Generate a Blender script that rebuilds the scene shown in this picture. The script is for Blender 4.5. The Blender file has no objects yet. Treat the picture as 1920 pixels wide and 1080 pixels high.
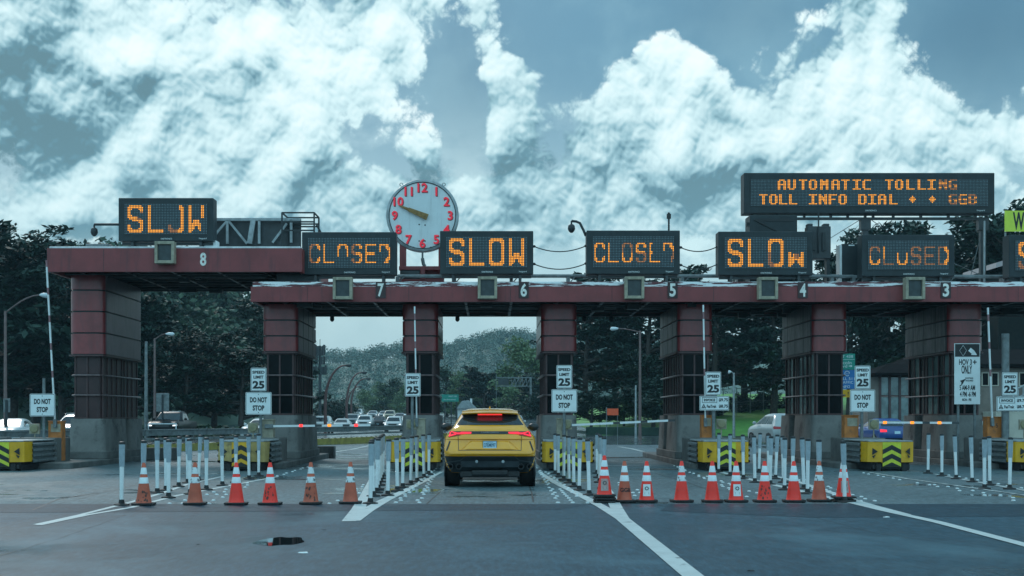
import bpy, bmesh, math, random
from mathutils import Vector, Matrix
C = bpy.context.scene.collection
S = bpy.context.scene
R = math.radians
PI = math.pi
# ------------------------------------------------------------------ camera, world, sun, exposure
F, HX, HY, CH = 2560.0, 920.0, 785.0, 1.42      # focal (px at 1920), vanishing point, eye height
cam_d = bpy.data.cameras.new('camera'); cam = bpy.data.objects.new('camera', cam_d); C.objects.link(cam)
cam.location = (0, 0, CH); cam.rotation_euler = (R(90), 0, 0)
cam_d.sensor_width = 36; cam_d.lens = 36 * F / 1920
cam_d.shift_x = (960 - HX) / 1920; cam_d.shift_y = (HY - 540) / 1920
cam_d.clip_start = 0.1; cam_d.clip_end = 6000
S.camera = cam
S.render.resolution_x, S.render.resolution_y = 1024, 576
S.view_settings.view_transform = 'Standard'; S.view_settings.look = 'None'
S.view_settings.exposure = 0.5; S.view_settings.gamma = 1.0
S.cycles.use_denoising = True
S.cycles.max_bounces = 6; S.cycles.diffuse_bounces = 3; S.cycles.glossy_bounces = 3
S.cycles.transparent_max_bounces = 8; S.cycles.volume_bounces = 0
S.cycles.sample_clamp_indirect = 6.0
SUN_EL, SUN_AZ = R(38), R(-24)                   # ahead of the camera, to the left, behind cloud
HAZE = .00022
W = bpy.data.worlds.new('World'); S.world = W; W.use_nodes = True
W.cycles.sampling_method = 'MANUAL'; W.cycles.sample_map_resolution = 512

class NT:
    """tiny helper for wiring shader nodes"""
    def __init__(s, tree): s.t = tree; s.n = tree.nodes; s.l = tree.links
    def new(s, typ, **kw):
        n = s.n.new(typ)
        for k, v in kw.items(): setattr(n, k, v)
        return n
    def put(s, sock, val):
        if isinstance(val, bpy.types.NodeSocket): s.l.new(val, sock)
        elif val is not None: sock.default_value = val
    def m(s, op, a, b=None, c=None, clamp=False):
        n = s.new('ShaderNodeMath', operation=op, use_clamp=clamp)
        for i, v in enumerate((a, b, c)):
            if v is not None: s.put(n.inputs[i], v)
        return n.outputs[0]
    def v(s, op, a, b=None, c=None):
        n = s.new('ShaderNodeVectorMath', operation=op)
        for i, v in enumerate((a, b, c)):
            if v is not None:
                if op == 'SCALE' and i == 1: s.put(n.inputs['Scale'], v)
                else: s.put(n.inputs[i], v)
        return n.outputs['Value'] if op in ('DOT_PRODUCT', 'LENGTH') else n.outputs['Vector']
    def mix(s, f, a, b, blend='MIX'):
        n = s.new('ShaderNodeMix', data_type='RGBA', blend_type=blend)
        s.put(n.inputs[0], f); s.put(n.inputs[6], col4(a)); s.put(n.inputs[7], col4(b))
        return n.outputs[2]
    def ramp(s, x, a, b, lo=0.0, hi=1.0, kind='SMOOTHSTEP'):
        n = s.new('ShaderNodeMapRange', interpolation_type=kind)
        s.put(n.inputs['Value'], x); n.inputs['From Min'].default_value = a; n.inputs['From Max'].default_value = b
        n.inputs['To Min'].default_value = lo; n.inputs['To Max'].default_value = hi
        return n.outputs['Result']
    def noise(s, vec, scale, detail=4, rough=.5, dist=0.0, lac=2.0, typ='FBM', dim='3D'):
        n = s.new('ShaderNodeTexNoise', noise_dimensions=dim)
        n.noise_type = typ
        if vec is not None: s.put(n.inputs['Vector'], vec)
        n.inputs['Scale'].default_value = scale; n.inputs['Detail'].default_value = detail
        n.inputs['Roughness'].default_value = rough; n.inputs['Distortion'].default_value = dist
        n.inputs['Lacunarity'].default_value = lac
        return n.outputs['Fac'], n.outputs['Color']
def col4(c):
    if isinstance(c, bpy.types.NodeSocket) or c is None: return c
    return (c[0], c[1], c[2], 1.0) if len(c) == 3 else c

def build_sky():
    w = NT(W.node_tree); w.n.clear()
    out = w.new('ShaderNodeOutputWorld'); bg = w.new('ShaderNodeBackground')
    bg.inputs['Strength'].default_value = 0.1
    w.l.new(bg.outputs[0], out.inputs[0])
    d = w.new('ShaderNodeTexCoord').outputs['Generated']
    sep = w.new('ShaderNodeSeparateXYZ'); w.l.new(d, sep.inputs[0])
    X, Y, Z = sep.outputs
    az = w.m('ARCTAN2', X, Y); el = w.m('ARCSINE', Z)
    # heading and height of each direction in hundredths of a radian
    com = w.new('ShaderNodeCombineXYZ'); w.l.new(az, com.inputs[0]); w.l.new(el, com.inputs[1])
    q = w.v('SCALE', com.outputs[0], 100.0)
    k = 100.0 / F
    g = bpy.data.node_groups.new('cloud_billows', 'ShaderNodeTree')
    g.interface.new_socket('Vector', in_out='INPUT', socket_type='NodeSocketVector')
    for s_ in ('Height', 'Soft', 'Mass', 'Middle'): g.interface.new_socket(s_, in_out='OUTPUT', socket_type='NodeSocketFloat')
    gg = NT(g); gi = gg.new('NodeGroupInput'); go = gg.new('NodeGroupOutput')
    p = gi.outputs[0]
    _, wc = gg.noise(p, .05, 1, .5, dim='2D')
    p1 = gg.v('ADD', p, gg.v('SCALE', gg.v('SUBTRACT', wc, (.5, .5, .5)), 1.0))
    f1, _ = gg.noise(p1, .085, 5, .55, dim='2D')
    acc = soft = gg.m('MULTIPLY_ADD', f1, 1.1, 0.0)
    sc, am = .17, .42
    for i in range(6):            # heaped octaves: rounded tops, sharp creases between
        n, _ = gg.noise(gg.v('ADD', p1, (i * 17.3, i * 9.1, 0)), sc, 0, .5, dist=0, dim='2D')
        acc = gg.m('MULTIPLY_ADD', gg.m('ABSOLUTE', gg.m('MULTIPLY_ADD', n, 2.0, -1.0)), am, acc)
        if i == 1: soft = acc
        if i == 3: mid = acc
        sc *= 2.15; am *= .58
    gg.l.new(acc, go.inputs[0]); gg.l.new(soft, go.inputs[1]); gg.l.new(f1, go.inputs[2]); gg.l.new(mid, go.inputs[3])
    def bill(vec):
        n = w.new('ShaderNodeGroup'); n.node_tree = g; w.l.new(vec, n.inputs[0]); return n.outputs
    h0, s0, b0, m0 = bill(q)
    h1, s1, b1_, m1 = bill(w.v('ADD', q, (-.1, .27, 0)))
    h2, s2, b2_, m2 = bill(w.v('ADD', q, (-.5, 2.0, 0)))
    def blobs(lst):
        acc = None
        for cx, cy, rx, ry, amp in lst:
            ux, uy = (cx - HX) * k, (HY - cy) * k
            s_ = w.v('MULTIPLY_ADD', q, (1 / (rx * k), 1 / (ry * k), 0), (-ux / (rx * k), -uy / (ry * k), 0))
            e = w.m('POWER', .3679, w.v('DOT_PRODUCT', s_, s_))
            acc = w.m('MULTIPLY_ADD', e, amp, acc if acc is not None else 0.0)
        return acc
    cover = blobs(SKY_COVER); bright = blobs(SKY_BRIGHT); thin = blobs(SKY_VEIL)
    front = w.ramp(Y, -.1, .7)
    D = w.m('ADD', w.m('MULTIPLY_ADD', h0, 1.15, -.90), cover)
    alpha = w.ramp(D, .18, .38)
    relief = w.m('ADD', w.m('MULTIPLY', w.m('SUBTRACT', m0, m1), 1.9), w.m('MULTIPLY', w.m('SUBTRACT', s0, s2), 1.3))
    B = w.m('ADD', relief, w.m('MULTIPLY_ADD', b0, .9, -.01))
    B = w.m('ADD', B, bright)
    B = w.m('SUBTRACT', 1.0, w.m('POWER', .3679, w.m('MULTIPLY', w.m('MAXIMUM', B, .0), 1.8)))
    # low clouds soften into the sea air
    low = w.ramp(el, .10, .21)
    B = w.m('ADD', w.m('MULTIPLY', B, w.m('MULTIPLY_ADD', low, .45, .55)), w.m('MULTIPLY_ADD', low, -.30, .30))
    cr = w.new('ShaderNodeValToRGB'); w.l.new(B, cr.inputs[0])
    e = cr.color_ramp.elements
    e[0].position = 0; e[0].color = (1.0, 1.95, 2.35, 1)
    e[1].position = 1; e[1].color = (7.6, 8.3, 8.3, 1)
    for pos, cc in ((.25, (1.1, 2.3, 2.85, 1)), (.5, (2.5, 4.2, 4.8, 1)), (.75, (5.0, 6.7, 7.0, 1))):
        x = e.new(pos); x.color = cc
    sky = w.new('ShaderNodeTexSky', sky_type='NISHITA', sun_disc=False)
    sky.sun_elevation = SUN_EL; sky.sun_rotation = SUN_AZ
    sky.air_density = 1.6; sky.dust_density = 2.0; sky.ozone_density = 3.0
    veil = w.mix(w.ramp(el, .06, .27), (3.0, 4.9, 5.6), (.60, 1.95, 2.95))
    vn, _ = w.noise(q, .12, 5, .55, dim='2D')
    veil = w.mix(w.m('MULTIPLY', w.ramp(vn, .35, .75), .45), veil, (1.9, 3.7, 4.5))
    lowm, _ = w.noise(w.v('MULTIPLY', q, (.8, 1.2, 1)), .2, 7, .6, dim='2D')
    veil = w.mix(w.m('MULTIPLY', w.ramp(lowm, .40, .66), w.m('MULTIPLY', w.ramp(el, .13, .24, .8, .0), w.ramp(el, .07, .11))), veil, (5.0, 6.9, 7.3))
    veil = w.mix(w.m('MAXIMUM', w.m('MINIMUM', thin, 1.0), 0.0), veil, (.38, 1.3, 2.05))
    open_sky = w.mix(.9, sky.outputs[0], veil)
    frontc = w.mix(w.m('MULTIPLY', alpha, w.ramp(el, .07, .14, .0, 1.0)), open_sky, cr.outputs[0])
    # behind the camera and overhead: a closed bright grey-blue deck
    on, _ = w.noise(q, .035, 5, .5, dim='2D')
    deck = w.mix(on, (2.7, 5.5, 7.0), (4.9, 8.7, 10.4))
    hz = w.ramp(el, -.02, .05)
    tot = w.mix(front, deck, frontc)
    tot = w.mix(w.m('SUBTRACT', 1.0, hz), tot, (2.4, 4.4, 5.2))
    w.l.new(tot, bg.inputs['Color'])

# where cloud masses stand (x, y, half-width, half-height of each soft patch of sky, weight)
SKY_COVER = [(60, 180, 150, 90, .45), (110, 160, 230, 130, .35), (200, 130, 480, 260, .50), (600, 130, 215, 200, .40), (400, 380, 500, 110, .38), (735, 40, 90, 110, .22),
             (862, 160, 42, 240, -.75), (905, 30, 50, 90, .62), (955, 190, 50, 80, .70), (1070, 30, 150, 75, -.60), (720, 300, 70, 70, -.30), (790, 240, 70, 60, -.2),
             (1225, 140, 85, 80, .50), (1140, 210, 120, 90, .32), (1200, 300, 260, 110, .42), (1400, 330, 300, 90, .36), (1610, 60, 95, 130, .58), (1620, 0, 80, 60, .3),
             (1600, 210, 170, 100, .50), (1380, 50, 95, 80, -.55), (1810, 100, 110, 110, -.62), (1905, 190, 40, 60, .4), (1800, 290, 110, 60, .3),
             (1050, 400, 700, 90, .40), (300, 450, 500, 80, .25)]
SKY_BRIGHT = [(450, 110, 380, 150, .34), (130, 180, 200, 110, -.24), (40, 260, 240, 70, -.14), (320, 60, 130, 60, .15), (690, 150, 170, 150, .28), (430, 165, 60, 40, -.20), (300, 40, 120, 60, .2),
              (1225, 130, 120, 80, .28), (1150, 220, 160, 90, .20), (1620, 110, 130, 130, .26), (1540, 200, 200, 80, .22), (930, 130, 60, 130, .25),
              (1300, 330, 400, 70, -.06), (550, 380, 300, 70, -.04)]
SKY_VEIL = [(1810, 110, 200, 140, .85), (880, 200, 80, 200, .30), (1390, 50, 150, 80, .45)]
build_sky()
sun_d = bpy.data.lights.new('sun', 'SUN'); sun = bpy.data.objects.new('sun', sun_d); C.objects.link(sun)
sun_d.energy = .6; sun_d.angle = R(12); sun_d.color = (1.0, .97, .93)
sun.rotation_euler = (R(90) - SUN_EL, 0, 0)
_dir = Vector((math.sin(SUN_AZ) * math.cos(SUN_EL), math.cos(SUN_AZ) * math.cos(SUN_EL), math.sin(SUN_EL)))
sun.rotation_euler = _dir.to_track_quat('Z', 'Y').to_euler()
# ------------------------------------------------------------------ materials
MATS = {}
def pm(name, base, rough=.5, metal=0.0, var=.18, scale=4.0, detail=5, bump=0.0, bscale=40.0, spec=.5, coat=0.0,
       stain=None, stain_amt=.5, stain_scale=1.5, stain_lo=.5, stain_hi=.7, streak=False, rvar=0.0, sstretch=None):
    """procedural painted / raw surface: mottled base, optional stains or vertical streaks, optional bump"""
    m = bpy.data.materials.new(name); m.use_nodes = True; MATS[name] = m
    w = NT(m.node_tree); w.n.clear()
    out = w.new('ShaderNodeOutputMaterial'); b = w.new('ShaderNodeBsdfPrincipled'); w.l.new(b.outputs[0], out.inputs[0])
    co = w.new('ShaderNodeTexCoord').outputs['Object']
    f, _ = w.noise(co, scale, detail, .6)
    lo = tuple(c * (1 - var) for c in base); hi = tuple(min(1, c * (1 + var)) for c in base)
    c = w.mix(w.ramp(f, .3, .7), lo, hi)
    if stain:
        sv = w.v('MULTIPLY', co, sstretch or (3.0, 3.0, .35)) if (streak or sstretch) else co
        g, _ = w.noise(sv, stain_scale, 6, .65)
        c = w.mix(w.m('MULTIPLY', w.ramp(g, stain_lo, stain_hi), stain_amt), c, stain)
    w.l.new(c, b.inputs['Base Color'])
    if rvar:
        rn, _ = w.noise(co, scale * .7, 4, .6)
        w.l.new(w.ramp(rn, .3, .7, max(.02, rough - rvar), min(1, rough + rvar)), b.inputs['Roughness'])
    else: b.inputs['Roughness'].default_value = rough
    b.inputs['Metallic'].default_value = metal
    b.inputs['Specular IOR Level'].default_value = spec
    b.inputs['Coat Weight'].default_value = coat; b.inputs['Coat Roughness'].default_value = .06
    if bump:
        bn, _ = w.noise(co, bscale, 4, .6)
        bp = w.new('ShaderNodeBump'); bp.inputs['Strength'].default_value = bump; bp.inputs['Distance'].default_value = .02
        w.l.new(bn, bp.inputs['Height']); w.l.new(bp.outputs[0], b.inputs['Normal'])
    return m
def em(name, col, strength, base=None):
    m = bpy.data.materials.new(name); m.use_nodes = True; MATS[name] = m
    b = m.node_tree.nodes['Principled BSDF']
    w = NT(m.node_tree); co = w.new('ShaderNodeTexCoord').outputs['Object']
    f, _ = w.noise(co, 9, 2)
    w.l.new(w.mix(f, tuple(c * .85 for c in col), col), b.inputs['Emission Color'])
    b.inputs['Base Color'].default_value = col4(base or tuple(c * .3 for c in col)); b.inputs['Roughness'].default_value = .4
    b.inputs['Emission Strength'].default_value = strength
    m.cycles.emission_sampling = 'NONE'
    return m
RED = pm('red_painted_metal', (.225, .042, .044), .5, var=.15, scale=1.3, stain=(.07, .03, .034), stain_amt=.7, streak=True, stain_scale=1.6, stain_lo=.5, stain_hi=.75, bump=.03, bscale=14)
RED2 = pm('dark_red_casing', (.24, .032, .033), .32, var=.2, scale=1.8, stain=(.07, .03, .034), stain_amt=.55, streak=True, stain_scale=2.2, stain_lo=.5, stain_hi=.75, coat=.25)
CASE_SIDE = pm('weathered_casing_panel', (.105, .095, .10), .45, var=.4, scale=2.5, stain=(.022, .02, .022), stain_amt=.9, streak=True, stain_scale=1.8, stain_lo=.42, stain_hi=.66)
SHEEN_SIDE = pm('sky_sheen_grey_red_panel', (.15, .10, .115), .38, var=.15, scale=1.8, stain=(.06, .045, .05), stain_amt=.5, streak=True, stain_scale=2)  # casing side greyed to hold sky sheen in its colour, under streaky stains
CABIN = pm('brown_cabin_metal', (.045, .019, .020), .5, var=.25, scale=2, stain=(.02, .014, .014), stain_amt=.7, streak=True)
MULL = pm('brown_window_frame', (.075, .036, .036), .5, var=.2, scale=6)
DARKGLASS = pm('dark_booth_glass', (.003, .005, .006), .25, var=.3, scale=1.2, spec=.12)
PLINTH = pm('stained_concrete', (.20, .195, .185), .8, var=.22, scale=2.2, stain=(.045, .043, .042), stain_amt=.85, stain_scale=1.1, stain_lo=.48, stain_hi=.66, bump=.15, bscale=25)
KERB = pm('kerb_concrete', (.12, .12, .115), .75, var=.3, scale=1.6, stain=(.04, .04, .04), stain_amt=.7, stain_scale=.9, bump=.15, bscale=20)
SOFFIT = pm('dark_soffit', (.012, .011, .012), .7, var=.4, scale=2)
PIPE = pm('soffit_pipe', (.022, .022, .022), .45, var=.3, scale=5, rvar=.15)
PEEL = pm('peeling_white_ledge', (.13, .036, .042), .6, var=.2, scale=2, stain=(.82, .84, .84), stain_amt=1.0, stain_scale=2.2, stain_lo=.495, stain_hi=.515, sstretch=(.4, 1, 6))
ROOFW = pm('roof_white_coating', (.62, .66, .67), .5, var=.25, scale=3, stain=(.2, .12, .12), stain_amt=.8, stain_scale=2.2, stain_lo=.58, stain_hi=.66)
BEIGE = pm('beige_painted_metal', (.34, .30, .22), .5, var=.2, scale=8, stain=(.15, .13, .1), stain_amt=.5, stain_scale=5)
LENS = pm('dark_signal_lens', (.028, .04, .044), .3, var=.3, scale=6)
BLACKM = pm('black_painted_metal', (.016, .021, .024), .5, var=.25, scale=3)
DARKM = pm('dark_grey_metal', (.035, .042, .046), .45, var=.25, scale=4)
SIGNBOX = pm('dark_sign_housing', (.013, .022, .026), .55, var=.25, scale=2, stain=(.03, .04, .043), stain_amt=.4, streak=True)
STEEL = pm('galvanised_steel', (.30, .33, .34), .42, metal=.35, var=.2, scale=5, rvar=.12)
STEELD = pm('dull_steel', (.16, .18, .185), .5, metal=.3, var=.25, scale=5, stain=(.06, .06, .06), stain_amt=.6, stain_scale=3)
WHITE = pm('white_paint', (.72, .74, .74), .45, var=.06, scale=6)
SIGNW = pm('white_sign_face', (.70, .74, .74), .4, var=.05, scale=3)
ARMRED = pm('dull_red_arm_stripe', (.26, .13, .14), .5, var=.15)
INK = pm('black_sign_ink', (.012, .014, .016), .5, var=.2)
NUMW = pm('lane_number_white', (.78, .76, .70), .5, var=.12, scale=12, stain=(.3, .25, .2), stain_amt=.5, stain_scale=14)
OFFDOT = pm('unlit_bulb', (.15, .22, .25), .4, var=.3, scale=30)
LEDA = em('amber_lamp', (1.0, .36, .03), 1.25)
LEDB = em('amber_lamp_half', (1.0, .38, .12), .42)
YEL = pm('yellow_painted_panel', (.70, .36, .010), .45, var=.12, scale=3, stain=(.20, .12, .02), stain_amt=.7, stain_scale=2.5, stain_lo=.55, stain_hi=.72)
OCHRE = pm('faded_ochre_panel', (.42, .29, .10), .55, var=.2, scale=3, stain=(.09, .07, .04), stain_amt=.85, stain_scale=2.5, stain_lo=.5, stain_hi=.66)
LIME = pm('fluorescent_lime', (.62, .72, .06), .45, var=.06, scale=4)
ORANGE_BOX = pm('orange_painted_cabinet', (.50, .16, .03), .5, var=.18, scale=5, stain=(.14, .06, .03), stain_amt=.7, stain_scale=4)
RUBBER = pm('black_rubber', (.015, .015, .016), .7, var=.3, scale=10)
REFL = pm('grey_reflective_sleeve', (.30, .36, .40), .35, var=.1, scale=14)
CONE_B = pm('bright_orange_cone', (.95, .030, .014), .45, var=.08, scale=6, stain=(.35, .06, .04), stain_amt=.4, stain_scale=9)
CONE_F = pm('faded_orange_cone', (.48, .095, .048), .55, var=.15, scale=7, stain=(.09, .04, .03), stain_amt=.6, stain_scale=8, stain_lo=.55)
BAND = pm('white_cone_band', (.68, .74, .76), .35, var=.06, scale=12)
BANDD = pm('dirty_white_cone_band', (.6, .64, .65), .45, var=.1, scale=12, stain=(.06, .06, .06), stain_amt=.9, stain_scale=14, stain_lo=.54, stain_hi=.62)
GREEN = pm('green_sign_face', (.015, .26, .20), .45, var=.1, scale=3)
BLUE = pm('blue_sign_face', (.02, .16, .42), .45, var=.1, scale=3)
ORSIGN = pm('orange_sign_face', (.75, .10, .035), .5, var=.08, scale=3)
CLOCKF = pm('clock_face_white', (.66, .70, .71), .4, var=.05, scale=2, stain=(.4, .42, .42), stain_amt=.35, streak=True, stain_scale=2)
CLOCKRED = em('red_neon_numeral', (.75, .02, .045), .35, base=(.5, .01, .03))
BRONZE = pm('bronze_hand', (.22, .13, .045), .4, metal=.5, var=.3, scale=8)
STUDM = pm('white_ceramic_stud', (.58, .62, .62), .3, var=.1, scale=20)
POLEM = pm('brown_painted_pole', (.16, .10, .095), .5, var=.15, scale=4)
POLER = pm('red_oxide_pole', (.13, .06, .055), .5, var=.15, scale=3)
LUM = pm('pale_luminaire', (.55, .60, .62), .35, var=.1)
TAN = pm('tan_render', (.19, .16, .14), .8, var=.15, scale=1.5, stain=(.14, .12, .1), stain_amt=.5, streak=True)
CREAM = pm('cream_render', (.50, .47, .40), .8, var=.1, scale=1.5)
ROOFD = pm('dark_roof', (.010, .010, .011), .95, spec=.05, var=.3, scale=3)
PINKR = pm('pale_pink_fascia', (.42, .34, .34), .6, var=.1)
PALEGLASS = pm('pale_reflecting_glass', (.14, .20, .20), .12, var=.4, scale=1.4, spec=.8)
BARK = pm('bark', (.055, .045, .04), .9, var=.35, scale=5, bump=.4, bscale=12)
BARKP = pm('pale_bark', (.16, .145, .13), .9, var=.35, scale=3, bump=.3, bscale=10)
PLATE = pm('licence_plate', (.45, .62, .70), .4, var=.08, scale=20)
PLINK = pm('licence_plate_print', (.05, .13, .20), .5, var=.2)
MBASE = pm('median_yellow_base', (.30, .24, .05), .6, var=.25, scale=2, stain=(.08, .07, .04), stain_amt=.6)
CHROME = pm('bright_trim', (.6, .6, .6), .2, metal=.9, var=.1)
TAIL = em('tail_lamp_red', (1.0, .02, .05), .9, base=(.35, .005, .012))
TAILD = pm('tail_lamp_glass', (.30, .008, .015), .2, var=.2)
BRAKE = em('brake_lamp_red', (1.0, .03, .02), .7, base=(.3, .01, .01))
HEADL = em('headlamp', (.95, .98, 1.0), .9, base=(.6, .6, .6))
AMBER = em('amber_flasher', (1.0, .28, .02), 1.2)
REDL = em('red_flasher', (1.0, .03, .03), 1.6)
CARGLASS = pm('car_glass', (.012, .018, .022), .04, var=.2, spec=.7)
YPAINT = pm('yellow_car_paint', (.90, .375, .006), .2, var=.05, scale=1.2, coat=.8, spec=.5)
CARBON = pm('black_car_trim', (.012, .014, .016), .35, var=.2, scale=6)
DIFF = pm('dark_diffuser', (.045, .055, .062), .4, var=.2, scale=5)
TYRE = pm('tyre_rubber', (.01, .01, .011), .8, var=.3, scale=8)
RIM = pm('wheel_rim', (.25, .26, .27), .3, metal=.7, var=.15)
LENSB = pm('amber_beige_lens', (.25, .22, .12), .35, var=.15, scale=12)
PAINTS = {k: pm('car_paint_' + k, c, .3, var=.05, coat=0 if k == 'dark' else .6, spec=.2 if k == 'dark' else .5) for k, c in dict(
    white=(.5, .52, .52), silver=(.30, .32, .33), dark=(.008, .010, .012), grey=(.16, .18, .19), blue=(.02, .07, .26),
    gold=(.35, .30, .2), red=(.25, .03, .03), pearl=(.34, .36, .36)).items()}

def ground_mat(name, base, dark, rough, rv, wet=.0, spec=.3, pale=None, streaky=True, fine=60.0):
    """road surface: aggregate speckle, long tyre-polished streaks along travel, damp glossy patches"""
    m = bpy.data.materials.new(name); m.use_nodes = True; MATS[name] = m
    w = NT(m.node_tree); b = m.node_tree.nodes['Principled BSDF']
    co = w.new('ShaderNodeTexCoord').outputs['Object']
    big, _ = w.noise(w.v('MULTIPLY', co, (1, .7, 1)), .16, 6, .6)
    c = w.mix(w.ramp(big, .36, .64), dark, base)
    st, _ = w.noise(w.v('MULTIPLY', co, (1.1, .06, 1)), 1.0, 5, .55)
    c = w.mix(w.m('MULTIPLY', w.ramp(st, .38, .68), .55), c, tuple(x * .62 for x in dark))
    sp, _ = w.noise(co, fine, 3, .7)
    c = w.mix(w.m('MULTIPLY', w.ramp(sp, .4, .62), .6), c, tuple(x * 1.75 for x in base)); sp2, _ = w.noise(co, fine * .45, 4, .75)
    c = w.mix(w.m('MULTIPLY', w.ramp(sp2, .52, .66), .6), c, tuple(x * .55 for x in dark))
    cr, _ = w.noise(co, .9, 6, .7, dist=.6)
    line = w.m('ABSOLUTE', w.m('SUBTRACT', cr, .5))
    crack = w.ramp(line, 0, .004, 1, 0)
    ck, _ = w.noise(co, .15, 2)
    c = w.mix(w.m('MULTIPLY', w.m('MULTIPLY', crack, w.ramp(ck, .5, .62)), .7), c, tuple(x * .3 for x in dark))
    oil = w.new('ShaderNodeTexVoronoi', feature='F1'); w.l.new(w.v('MULTIPLY', co, (1, .6, 1)), oil.inputs['Vector']); oil.inputs['Scale'].default_value = .9
    c = w.mix(w.ramp(oil.outputs['Distance'], .03, .08, .5, 0), c, tuple(x * .4 for x in dark))
    sp3, _ = w.noise(w.v('MULTIPLY', co, (15, 2.4, 1)), 1.0, 5, .8)
    c = w.mix(w.ramp(sp3, .40, .66, .0, .55), c, tuple(x * .45 for x in dark)); c = w.mix(w.ramp(sp3, .36, .5, .3, .0), c, tuple(x * 1.9 for x in base))
    if pale:                       # pale blotches that paint wet sky sheen into the colour
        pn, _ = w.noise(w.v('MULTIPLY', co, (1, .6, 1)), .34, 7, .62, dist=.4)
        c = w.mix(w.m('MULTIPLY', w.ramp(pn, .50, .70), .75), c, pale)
    w.l.new(c, b.inputs['Base Color'])
    wn, _ = w.noise(w.v('MULTIPLY', co, (.55, .5, 1)), .5, 5, .6)
    wetm = w.m('MULTIPLY', w.ramp(wn, .52, .66), wet)
    r = w.ramp(big, .3, .7, rough - rv, rough + rv)
    r = w.m('MULTIPLY', r, w.m('SUBTRACT', 1.0, wetm))
    w.l.new(r, b.inputs['Roughness'])
    b.inputs['Specular IOR Level'].default_value = spec
    bp = w.new('ShaderNodeBump'); bp.inputs['Distance'].default_value = .004
    w.l.new(w.m('MULTIPLY_ADD', wetm, -.5, .5), bp.inputs['Strength'])
    w.l.new(sp, bp.inputs['Height']); w.l.new(bp.outputs[0], b.inputs['Normal'])
    return m
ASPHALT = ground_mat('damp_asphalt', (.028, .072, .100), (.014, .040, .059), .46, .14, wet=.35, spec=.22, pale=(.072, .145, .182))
CONCRETE = ground_mat('damp_concrete', (.105, .15, .165), (.055, .085, .096), .55, .12, wet=.9, fine=35)
FARROAD = ground_mat('wet_far_asphalt', (.062, .085, .095), (.04, .056, .064), .2, .08, wet=.8, spec=.75)
def leaf_mat(name, a, b_, c_, sc=.35):
    m = bpy.data.materials.new(name); m.use_nodes = True; MATS[name] = m
    w = NT(m.node_tree); b = m.node_tree.nodes['Principled BSDF']
    co = w.new('ShaderNodeTexCoord').outputs['Object']
    f, _ = w.noise(co, sc, 3, .6); g, _ = w.noise(co, sc * 9, 2, .6)
    c = w.mix(w.ramp(f, .35, .65), a, b_); c = w.mix(w.m('MULTIPLY', w.ramp(g, .45, .75), .6), c, c_)
    w.l.new(c, b.inputs['Base Color']); b.inputs['Roughness'].default_value = .6
    b.inputs['Specular IOR Level'].default_value = .25
    return m
LEAF_DARK = leaf_mat('dark_cypress_foliage', (.012, .028, .024), (.024, .052, .04), (.04, .075, .05))
LEAF_MID = leaf_mat('mid_green_foliage', (.022, .044, .028), (.045, .08, .045), (.075, .11, .06))
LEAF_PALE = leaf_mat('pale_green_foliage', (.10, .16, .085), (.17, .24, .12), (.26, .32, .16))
LEAF_HAZED = leaf_mat('haze_paled_hill_foliage', (.085, .135, .105), (.115, .16, .122), (.14, .18, .135), sc=.05)  # hill leaves paled so that distance haze sits in the colour
GRASS = leaf_mat('verge_grass', (.10, .25, .05), (.14, .32, .07), (.18, .34, .09), sc=.5)
GROUND = leaf_mat('rough_ground', (.03, .045, .03), (.05, .06, .04), (.07, .07, .05), sc=.2)

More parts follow.
